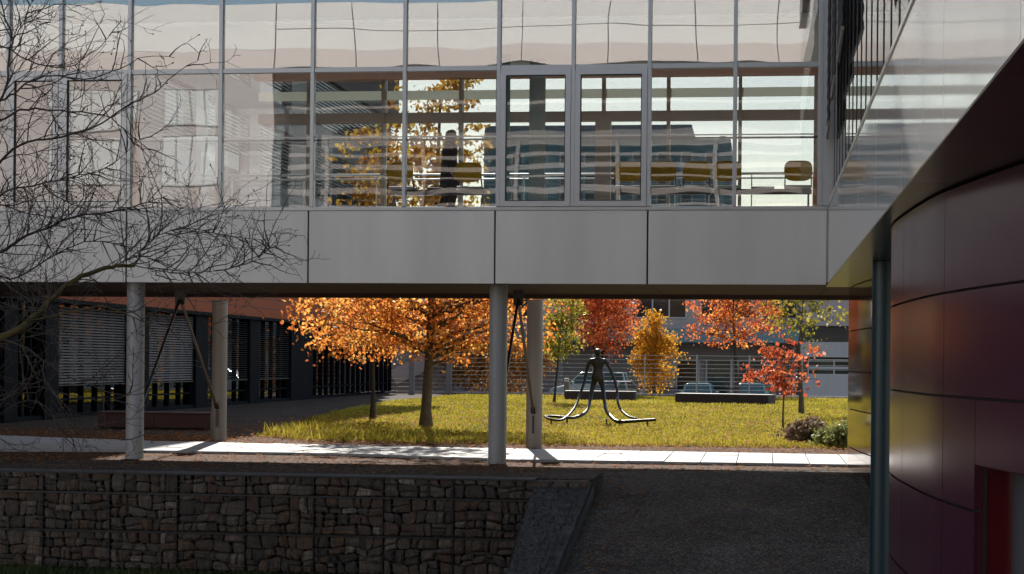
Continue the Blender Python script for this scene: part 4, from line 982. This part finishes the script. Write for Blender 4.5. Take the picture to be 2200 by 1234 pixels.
# grass
from mathutils.geometry import tessellate_polygon
def in_poly(x, y, poly):
    r = np.zeros(len(x), bool); n = len(poly)
    for i in range(n):
        (x0,y0),(x1,y1) = poly[i], poly[(i+1)%n]
        c = ((y0 > y) != (y1 > y)) & (x < (x1-x0)*(y-y0)/((y1-y0) if abs(y1-y0) > 1e-9 else 1e-9) + x0); r ^= c
    return r
def blades(poly, count, h0, h1, seed, near=None, z=.03):
    g = np.random.default_rng(seed); xs_ = [p[0] for p in poly]; ys_ = [p[1] for p in poly]
    u = g.random(count*3); y = min(ys_) + (max(ys_)-min(ys_))*u**(near or 1.0); x = g.uniform(min(xs_), max(xs_), count*3)
    k = in_poly(x, y, poly); x = x[k][:count]; y = y[k][:count]; n = len(x)
    pt = np.array([.6*noise.noise(Vector((a*.9, b_*.5, seed))) + .6*noise.noise(Vector((a*.22, b_*.13, seed + 3))) for a, b_ in zip(x, y)])
    h = (h0 + (h1-h0)*g.random(n)**1.6)*(1 + .55*pt); w = .010 + .012*g.random(n) + (y-36)*.00045; a = g.uniform(0, 6.28, n); ln = g.normal(0, .35, (n,2))*h[:,None]
    V = np.empty((n,3,3)); V[:,0] = np.stack([x - w*np.cos(a), y - w*np.sin(a), np.full(n, z)],1); V[:,1] = np.stack([x + w*np.cos(a), y + w*np.sin(a), np.full(n, z)],1)
    V[:,2] = np.stack([x + ln[:,0], y + ln[:,1], z + h],1)
    return V.reshape(-1,3), np.arange(n*3).reshape(-1,3), np.clip(.42 + .5*pt + g.normal(0,.2,n), 0, 1)
V, F, ti = blades(lawn, 200000, .03, .10, 51, 1.7)
o = fast_mesh('grass', V, F, M['grass'], ti); tag(o, 'sunlit yellow-green grass of the lawn', 'grass', kind='stuff')
fr = [(p.x, p.y) for p in (G(565,938), G(650,950), G(760,952), G(960,955), G(960,940), G(760,935), G(680,915))]
edge = [(p[0], p[1] - .75) for p in lawn[:8]] + [(p[0], p[1] + .5) for p in reversed(lawn[:8])]
V, F, ti = blades(edge, 9000, .03, .14, 57, z=.005)
o = fast_mesh('edge_grass', V, F, M['grass'], ti); tag(o, 'thin straggling grass where the lawn runs out into the leaf litter', 'grass', kind='stuff')
V, F, ti = blades(fr, 1700, .08, .30, 53)
o = fast_mesh('tall_grass', V, F, M['grass'], ti); tag(o, 'longer tufted grass along the front left edge of the lawn', 'grass', kind='stuff')
low = [(-16, 26.2), (-3.4, 26.2), (-3.4, 27.45), (-16, 27.45)]
V, F, ti = blades(low, 9000, .04, .13, 55, z=-1.5)
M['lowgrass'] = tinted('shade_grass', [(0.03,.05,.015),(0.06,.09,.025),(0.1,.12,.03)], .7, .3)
o = fast_mesh('ground_cover', V, F, M['lowgrass'], ti); tag(o, 'dark low plants along the foot of the stone basket wall', 'ground cover', kind='stuff')
# fallen leaves
def fallen(zones, seed):
    g = np.random.default_rng(seed); Vs = []; n = 0; T = []
    for (x0, x1, y0, y1, cnt, zf, sz) in zones:
        x = g.uniform(x0, x1, cnt); y = g.uniform(y0, y1, cnt); z = np.array([zf(a, b_) for a, b_ in zip(x, y)])
        a = g.uniform(0, 6.28, cnt); L = sz*g.uniform(.6, 1.3, cnt); c, s = np.cos(a)*L, np.sin(a)*L; up = g.uniform(.0, .5, (4, cnt))*L
        V = np.stack([np.stack([x - c, y - s, z + up[0]],1), np.stack([x + s*.45, y - c*.45, z + up[1]*.4],1), np.stack([x + c, y + s, z + up[2]],1), np.stack([x - s*.45, y + c*.45, z + up[3]*.4],1)], 1)
        Vs.append(V.reshape(-1,3)); T.append(g.random(cnt)); n += cnt
    V = np.concatenate(Vs); return V, np.arange(n*4).reshape(-1,4), np.concatenate(T)
V, F, ti = fallen([(-15, 1.4, 29.9, 33.6, 2600, lambda x, y: .012, .04), (-14, 3, 36.2, 40.5, 5200, lambda x, y: .045, .045), (-13, 6, 39.2, 55, 2600, lambda x, y: .115, .06), (-13, 6, 55, 75, 1200, lambda x, y: .11, .08),
                   (-13, -3.3, 27.7, 30, 900, lambda x, y: .045, .035), (-2.3, 1.1, 18, 29.6, 900, lambda x, y: ramp_z(y) + .015, .036), (-2.45, -1.7, 21, 29.6, 420, lambda x, y: ramp_z(y) + .015, .036), (-22, -12, 37, 44, 1500, lambda x, y: .015, .045), (-12, 1, 33.5, 36, 70, lambda x, y: .068, .04)], 61)
o = fast_mesh('fallen_leaves', V, F, M['fallen'], ti); tag(o, 'orange and brown fallen leaves on the gravel and beside the path', 'fallen leaves', kind='stuff')

# ---- bare tree in front, trunk just outside the left edge
bt = thing('bare_tree', 'bare tree with mossy limb and fine dark twigs reaching in from the left', 'tree', (P(-190, 900, 21).x, 21, -1.5))
q_ = random.Random(77); TY = 21.0
def jp(px, py, dy=0.0): return P(px, py, TY + dy)
twb = MB(); budn = [0]
def grow(p, d, L, r, lev):
    n = max(3, int(L/.11)); pts = [p.copy()]; d = d.normalized()
    for i in range(n):
        d = (d + Vector((q_.gauss(0,.2), q_.gauss(0,.18), q_.gauss(0,.2) + .04))).normalized(); pts.append(pts[-1] + d*L/n)
    twb.tube(pts, [max(.0024, r*(1 - .75*i/n)) for i in range(n+1)], 4 if r < .012 else 6, cap=False)
    if lev > 0:
        for i in range(1, n + 1):
            for _ in range(1 if q_.random() < .52 else 0):
                ax = Vector((q_.gauss(0,1), q_.gauss(0,.8), q_.gauss(0,1))); s = (ax - d*ax.dot(d)).normalized()
                a = q_.uniform(.5, 1.15); nd = (pts[i] - pts[i-1]).normalized()*math.cos(a) + s*math.sin(a)
                grow(pts[i], nd, L*q_.uniform(.32,.62), max(.0030, r*.5), lev - 1)
    elif q_.random() < .25:
        e = pts[-1]; twb.tube([e, e + d*.014, e + d*.03], [.004,.009,.003], 5)
limbs_ = [  # main limbs: pixel path with depth offsets, start radius, end radius
    ([(-190,860,0),(-110,770,0),(-40,738,0),(0,728,0),(50,703,-.1),(85,670,-.1),(110,645,-.2),(130,625,-.2),(160,602,-.2),(215,580,-.1),(250,573,0),(290,571,.1)], .072, .018, True),
    ([(290,571,.1),(350,584,.2),(420,586,.2),(480,580,.3),(540,560,.3),(590,530,.4)], 0.0074, 0.0030, False),
    ([(250,573,0),(300,540,.3),(340,505,.4),(400,490,.6),(480,505,.7),(560,515,.8)], 0.0074, 0.0030, False),
    ([(-190,640,0),(-80,580,.3),(0,543,.4),(45,515,.5),(100,490,.5),(165,464,.6),(240,456,.7),(300,440,.8),(360,420,.9)], 0.0310, 0.0045, False),
    ([(-190,470,.5),(-60,420,.4),(0,345,.3),(60,305,.3),(130,295,.2),(200,275,.2),(270,230,.1),(330,200,0),(390,150,0),(425,130,0)], 0.0223, 0.0030, False),
    ([(-190,420,-.4),(-60,320,-.4),(0,262,-.3),(60,235,-.3),(130,240,-.2),(220,246,-.2),(280,290,-.1),(330,330,0)], 0.0198, 0.0037, False),
    ([(-190,330,.2),(-70,250,.2),(0,218,.2),(30,200,.2),(60,178,.1),(110,162,.1),(180,170,0),(260,148,0),(310,122,0),(375,125,0)], 0.0198, 0.0030, False),
    ([(0,218,.2),(14,180,.3),(20,110,.3),(28,85,.3),(12,40,.4),(-4,-20,.4)], 0.0161, 0.0090, False),
    ([(28,85,.3),(45,60,.3),(60,20,.3),(75,-10,.3)], 0.0074, 0.0045, False),
    ([(-190,300,-.6),(-60,150,-.5),(0,100,-.4),(60,130,-.4),(140,145,-.3),(210,105,-.2),(240,70,-.2)], 0.0149, 0.0030, False),
    ([(110,645,-.2),(90,670,-.5),(60,690,-.7),(150,672,-.8),(230,660,-.9),(300,690,-1),(360,700,-1)], .018, .004, True),
    ([(0,728,0),(60,750,-.4),(130,800,-.6),(200,830,-.8),(270,850,-1),(330,840,-1)], 0.0112, 0.0030, False),
    ([(-190,800,.3),(-60,840,.3),(0,860,.2),(70,830,.2),(150,850,.1),(240,860,0),(310,830,0)], 0.0136, 0.0030, False),
    ([(-190,800,-.3),(-50,900,-.3),(60,860,-.3),(130,900,-.4),(180,930,-.4),(260,945,-.4)], 0.0099, 0.0030, False),
    ([(-190,560,-.5),(-60,500,-.5),(0,420,-.5),(70,400,-.4),(150,380,-.4),(230,360,-.3),(300,300,-.2)], 0.0174, 0.0030, False),
    ([(-190,600,.8),(-60,560,.8),(20,600,.8),(100,560,.7),(180,520,.7),(260,530,.7),(330,560,.6)], 0.0174, 0.0030, False),
]
moss = MB(); barkb = MB()
for path, r0, r1, mossy in limbs_:
    pts = [jp(*p) for p in path]; sm = []
    for i in range(len(pts)-1):
        p0, p1, p2, p3 = pts[max(i-1,0)], pts[i], pts[i+1], pts[min(i+2,len(pts)-1)]
        for k in range(4):
            t = k/4; sm.append(.5*((2*p1)+(p2-p0)*t+(2*p0-5*p1+4*p2-p3)*t*t+(3*p1-p0-3*p2+p3)*t*t*t) + Vector((q_.gauss(0,.006),q_.gauss(0,.01),q_.gauss(0,.006))))
    sm.append(pts[-1]); n = len(sm)
    (moss if mossy else barkb).tube(sm, [r0 + (r1-r0)*(i/(n-1))**.75 for i in range(n)], 9 if mossy else 6)
    low_ = sum(p[1] for p in path)/len(path) > 650
    dense = 330 < sum(p[1] for p in path)/len(path) < 650
    for i in [i for i in range(2, n) for _ in range(2 if dense else 1)]:
        if q_.random() < (.5 if low_ else (.8 if dense else .6)):
            d = (sm[i]-sm[i-1]).normalized(); ax = Vector((q_.gauss(0,1), q_.gauss(0,.7), q_.gauss(0,1))); s = (ax - d*ax.dot(d)).normalized(); a = q_.uniform(.45,1.2)
            grow(sm[i], d*math.cos(a) + s*math.sin(a), q_.uniform(.4,1.2)*(1 if i/n < .55 else .55), .0085, 2)
base = Vector(bt.location); tk = [base + Vector((0,0,-.1)), base + Vector((.1,0,1)), jp(-190,860), jp(-195,600), jp(-190,430), jp(-185,250), jp(-180,0), jp(-170,-300)]
barkb.tube(tk, [.26,.2,.17,.14,.12,.1,.07,.03], 14)
moss.build('mossy_limb', M['moss'], bt, smooth=True); barkb.build('trunk', M['bark_dark'], bt, smooth=True); twb.build('twigs', M['twig'], bt)

# ================================================================ SCULPTURE
def sp(zx, zy, Y): return P(1180 + zx/5.608, 720 + zy/5.608, Y)
SY = 52.5
k = SY/FPX/5.608
pts = []; ed = []; rad = []
def chain(lst, start=None):
    prev = start
    for (zx, zy, Y, r) in lst:
        pts.append(sp(zx, zy, Y)); rad.append((r*k*1.2, r*k*1.2) if not hasattr(r, '__len__') else (r[0]*k*1.2, r[1]*k*1.2))
        if prev is not None: ed.append((prev, len(pts)-1))
        prev = len(pts)-1
    return prev
sb = MB(); n = 26; v = []; prof = [(163,6,6),(165,20,22),(172,30,33),(185,37,42),(202,39,44),(220,36,40),(236,28,33),(248,23,26),(262,23,25),(274,34,28),(284,66,34),(296,96,40),(310,100,45),(330,88,48),(355,74,46),(385,62,42),(412,56,40),(440,58,42),(470,68,50),(500,78,56),(530,80,56),(556,74,50)]
for (zy, hw, hd) in prof:
    c = sp(586, zy, SY - (.03 if 165 < zy < 245 else 0))
    for i_ in range(n):
        a = 2*math.pi*i_/n; ca, sa = math.cos(a), math.sin(a)
        v.append((c.x + math.copysign(abs(ca)**.85, ca)*hw*k, c.y + sa*hd*k, c.z))
f = [(r*n + i_, r*n + (i_+1) % n, (r+1)*n + (i_+1) % n, (r+1)*n + i_) for r in range(len(prof)-1) for i_ in range(n)]
sb.add(v, f + [tuple(range(n)), tuple((len(prof)-1)*n + n-1-i_ for i_ in range(n))])
def limb_tube(lst):
    P_ = [sp(a, b_, Y) for a, b_, Y, r in lst]; R_ = [r*k*.78 for *_, r in lst]; q2 = []; r2 = []
    for i_ in range(len(P_)-1):
        p0, p1, p2, p3 = P_[max(i_-1,0)], P_[i_], P_[i_+1], P_[min(i_+2,len(P_)-1)]
        for t in (0, .25, .5, .75):
            q2.append(.5*((2*p1)+(p2-p0)*t+(2*p0-5*p1+4*p2-p3)*t*t+(3*p1-p0-3*p2+p3)*t*t*t)); r2.append(R_[i_] + (R_[i_+1]-R_[i_])*t)
    q2.append(P_[-1]); r2.append(R_[-1]); sb.tube(q2, r2, 16)
limb_tube([(520,300,SY,30), (492,318,SY,33), (462,390,SY,27), (438,490,SY,25), (415,590,SY-.1,23), (370,720,SY-.3,23), (310,870,SY-.9,22), (215,985,SY-1.6,22), (130,1028,SY-2.1,21), (20,1018,SY-2.3,20), (-50,990,SY-2.2,18)])
limb_tube([(655,300,SY,30), (684,318,SY,33), (722,390,SY,27), (762,480,SY,25), (800,590,SY-.1,23), (822,710,SY-.3,23), (828,815,SY-.7,22), (872,910,SY-1.1,22), (960,985,SY-1.6,21), (1060,1008,SY-1.8,18)])
limb_tube([(552,500,SY,44), (545,560,SY,47), (520,640,SY,38), (496,770,SY-.3,28), (458,905,SY-.8,27), (390,965,SY-1.2,27), (290,998,SY-1.5,25), (180,992,SY-1.7,23), (20,978,SY-1.6,21), (-60,985,SY-1.9,19)])
limb_tube([(620,500,SY,44), (628,560,SY,47), (646,640,SY,38), (664,780,SY-.4,29), (690,915,SY-1,29), (760,1000,SY-1.7,30), (830,1045,SY-2.2,31), (1000,1040,SY-2.5,27), (1150,1030,SY-2.6,25), (1285,1022,SY-2.7,23)])
st = sb.build('statue', M['bronze'], None, smooth='all')
rm = st.modifiers.new("fuse", 'REMESH'); rm.mode = 'VOXEL'; rm.voxel_size = .018; rm.use_smooth_shade = True
sm_ = st.modifiers.new("soften", 'SMOOTH'); sm_.factor = .5; sm_.iterations = 6
tag(st, 'dark bronze figure seen from behind with arms and legs stretched into long bent tubes', 'statue')
for zx, zy, Y in ((860,1055,SY-2.3), (215,1005,SY-1.65), (25,1020,SY-2.3), (1180,1032,SY-2.6), (690,1010,SY-1.1)):
    pins = MB(); a = sp(zx, zy, Y); pins.tube([(a.x, a.y, -.02), (a.x, a.y, a.z)], .05 if zx == 860 else .025, 8)
    o = pins.build('support_pin', M['bronze'], None, smooth=True); o.parent = st

# ================================================================ BENCHES, BOLLARDS, FENCE
def bench(label, pa, pb, h, depth, m, top, group='block benches'):
    a, c = G(*pa), G(*pb); cen = (a + c)/2; L = (c - a).length; rz = math.atan2(c.y - a.y, c.x - a.x)
    t = thing('bench', label, 'bench', tuple(cen), group); M_ = Matrix.Rotation(rz, 3, 'Z')
    def bx(x0, x1, y0, y1, z0, z1, name, m, bv=.008):
        b = MB(); b.box(x0, x1, y0, y1, z0, z1); b.v = [tuple(Vector(cen) + M_ @ Vector(v)) for v in b.v]; b.build(name, m, t, bevel=bv)
    n = max(1, round(L/1.3))
    for i in range(n): bx(-L/2 + L*i/n + .004, -L/2 + L*(i+1)/n - .004, 0, depth, .05, h - .05, 'side_panel', m)
    bx(-L/2 + .08, L/2 - .08, .06, depth - .06, 0.0, .049, 'plinth', M['dark'], 0)
    bx(-L/2 - .01, L/2 + .01, -.012, depth + .012, h - .049, h, 'seat', top)
bench('dark block bench directly behind the statue', (1213, 862), (1364, 864), .47, .6, M['corten'], M['benchtop'])
bench('longest dark block bench, on the right of the lawn under the orange-red tree', (1450, 868), (1651, 872), .46, .9, M['corten'], M['benchtop'])
bench('maroon block bench in the shade between the left columns', (209, 922), (452, 925), .43, .6, M['maroon'], M['maroon'])
def bollard(label, px, py, top):
    p = G(px, py); h = Z_(px, top, p.y); t = thing('bollard_light', label, 'bollard', tuple(p), 'bollard lights beside the benches')
    b = MB(); b.box(p.x - .11, p.x + .11, p.y - .11, p.y + .11, -.02, h - .16); b.build('post', M['bollard'], t, bevel=.012)
    b = MB(); b.box(p.x - .095, p.x + .095, p.y - .095, p.y + .095, h - .159, h - .05); b.build('lens', M['greyplastic'], t)
    b = MB(); b.box(p.x - .115, p.x + .115, p.y - .115, p.y + .115, h - .049, h); b.build('cap', M['bollard'], t, bevel=.012)
bollard('square bollard light at the left end of the bench behind the statue', 1217, 858, 813)
bollard('square bollard light at the right end of the longest bench', 1661, 868, 822)
fn = thing('wire_fence', 'tall fence of horizontal wires on slim posts between the lawn and the street', 'fence', (-8, 97, 0))
NY = 97.0; zt_f = Z_(1400, 764, NY)
w = MB(); x0, x1 = X_(970, 800, NY), X_(1845, 800, NY)
for i in range(10):
    z = .15 + (zt_f - .15)*i/9; w.box(x0, x1, NY - .014, NY + .014, z - .014, z + .014)
w.build('wires', M['fence'], fn)
sp_ = X_(1497, 800, NY) - X_(1385, 800, NY); x = X_(1385, 800, NY) - sp_*3
while x < x1:
    b = MB(); b.box(x - .035, x + .035, NY + .02, NY + .09, -.05, zt_f + .06); b.build('post', M['fence'], fn); x += sp_
for p in (885, 965):
    x = X_(p, 800, NY); b = MB(); b.box(x - .14, x + .14, NY - .12, NY + .15, -.05, Z_(p, 772, NY)); b.build('gate_post', M['fargrey'], fn, bevel=.01)
w = MB(); xa = X_(840, 800, NY)
for i in range(10):
    z = .15 + (zt_f - .2)*i/9; w.box(xa, x0 - .2, NY - .012, NY + .012, z - .012, z + .012)
w.build('gate_wires', M['fence'], fn)
rl = thing('street_railing', 'low navy railing with close upright bars on the far side of the street', 'railing', (0, 112.3, -.72)); b = MB(); x = X_(1350, 840, 112.3); xe = X_(1665, 840, 112.3)
b.box(x, xe, 112.28, 112.32, .22, .27)
b.build('top_rail', M['navy'], rl); b = MB()
while x < xe: b.box(x - .012, x + .012, 112.285, 112.315, -.72, .219); x += .13
b.build('bars', M['navy'], rl)

# ================================================================ CARS
def car(label, loc, rz, paint, L=4.3, Wd=1.76, Hh=1.46, van=False, name='parked_car'):
    """side profile swept across the width with tumblehome; x forward"""
    t = thing(name, label, 'van' if van else 'car', loc, 'vehicles parked in the street'); T = Matrix.Translation(loc) @ Matrix.Rotation(rz, 4, 'Z')
    def put(b, nm, m, par=t, **kw):
        b.v = [tuple(T @ Vector(v)) for v in b.v]; return b.build(nm, m, par, **kw)
    h = L/2; w = Wd/2; bl = Hh*.62 if not van else Hh*.68
    # lower body: sections along the length (x, bottom, top, half width)
    sec = [(-h,.42,bl-.12,w*.86),(-h+.08,.28,bl-.02,w*.95),(-h+.5,.22,bl,w),(-.3,.2,bl+.01,w),(h*.38,.2,bl,w),(h*.55,.2,bl-.06,w*.99),(h-.35,.22,bl-.2,w*.95),(h-.08,.28,bl-.28,w*.86),(h,.4,bl-.36,w*.76)]
    b = MB(); v = []; f = []
    for (x, z0, z1, ww) in sec:
        zm = z0 + (z1-z0)*.55
        v += [(x,-ww*.93,z0),(x,-ww,zm),(x,-ww*.96,z1-.06),(x,-ww*.88,z1),(x,ww*.88,z1),(x,ww*.96,z1-.06),(x,ww,zm),(x,ww*.93,z0)]
    for i in range(len(sec)-1):
        for j in range(8): f.append((i*8+j,(i+1)*8+j,(i+1)*8+(j+1)%8,i*8+(j+1)%8))
    f += [tuple(range(8)), tuple((len(sec)-1)*8+7-j for j in range(8))]
    b.add(v, f); put(b, 'body', paint, smooth=True)
    # cabin
    xs0, xs1 = (-h + .12, h*.5) if van else (-h + .32, h*.42); xr0, xr1 = (-h + .3, h*.2) if van else (-h + .95, h*.06)
    zc = bl - .01; zr = Hh; wr = w*.72
    b = MB(); b.add([(xs0,-w*.86,zc),(xs1,-w*.86,zc),(xs1,w*.86,zc),(xs0,w*.86,zc),(xr0,-wr,zr-.05),(xr1,-wr,zr-.05),(xr1,wr,zr-.05),(xr0,wr,zr-.05)],
                    [(0,3,2,1),(4,5,6,7),(0,1,5,4),(1,2,6,5),(2,3,7,6),(3,0,4,7)]); put(b, 'windows', M['carglass'])
    b = MB(); b.add([(xr0-.05,-wr-.015,zr-.055),(xr1+.05,-wr-.015,zr-.055),(xr1+.05,wr+.015,zr-.055),(xr0-.05,wr+.015,zr-.055),(xr0+.05,-wr*.85,zr),(xr1-.1,-wr*.85,zr),(xr1-.1,wr*.85,zr),(xr0+.05,wr*.85,zr)],
                    [(0,3,2,1),(4,5,6,7),(0,1,5,4),(1,2,6,5),(2,3,7,6),(3,0,4,7)]); put(b, 'roof', paint, bevel=.02)
    b = MB()
    for s in (-1, 1):
        for (xa, xb) in ((xs0, xr0), (xs1, xr1), ((xs0+xs1)/2 - .05, (xr0+xr1)/2)) + (((xs1*.55 + xs0*.45), (xr1*.6 + xr0*.4)),)*van:
            b.bar((xa, s*(w*.86 + .008), zc), (xb, s*(wr + .008), zr - .05), .09, .05)
    put(b, 'pillars', paint)
    for x in (-h*.6, h*.62):
        for s in (-1, 1):
            b = MB(); b.tube([(x, s*(w - .2), .31), (x, s*(w + .01), .31)], .31, 22); o = put(b, 'wheel', M['tyre'], smooth=True)
            b = MB(); b.tube([(x, s*(w + .011), .31), (x, s*(w + .02), .31)], .19, 16); b.v = [tuple(T @ Vector(v)) for v in b.v]; b.build('rim', M['rim'], o, smooth=True)
    for s in (-1, 1):
        b = MB(); b.box(-h - .012, -h + .05, s*w*.58, s*w*.82, bl - .34, bl - .15); put(b, 'tail_lamp', M['tail'], bevel=.01)
        b = MB(); b.box(h - .12, h + .012, s*w*.5, s*w*.74, bl - .55, bl - .42); put(b, 'headlight', M['headlamp'], bevel=.01)
        b = MB(); b.box(xs1 - .35, xs1 - .2, s*(w + .0), s*(w + .17), zc + .02, zc + .14); put(b, 'mirror', paint, bevel=.02)
    b = MB(); b.box(-h - .016, -h - .004, -.26, .26, .55, .66); put(b, 'rear_plate', M['winframe'])
    b = MB(); b.box(h + .004, h + .016, -.26, .26, .42, .53); put(b, 'front_plate', M['winframe'])
    return t
SZ = -.85
p = P(1268, 850, 104.5); car('pale blue van seen side-on beyond the fence, behind the statue', (p.x, 104.5, SZ), math.pi - .05, M['carblue'], 4.4, 1.85, 2.06, True, 'parked_van')
p = P(1330, 850, 100.6); car('silver car with its tail to the lawn, beside the pale blue van', (p.x, 101.4, SZ), R(62), M['carsilver'], 4.2, 1.78, 1.62)
p = P(1502, 850, 102.3); car('teal car end-on beyond the left half of the longest bench', (p.x, 102.3, SZ), R(88), M['cargreen'], 4.1, 1.75, 1.52)
p = P(1607, 850, 102.3); car('teal car end-on behind the trunk of the orange-red tree', (p.x + .1, 102.3, SZ), R(93), M['cargreen'], 4.2, 1.78, 1.54)
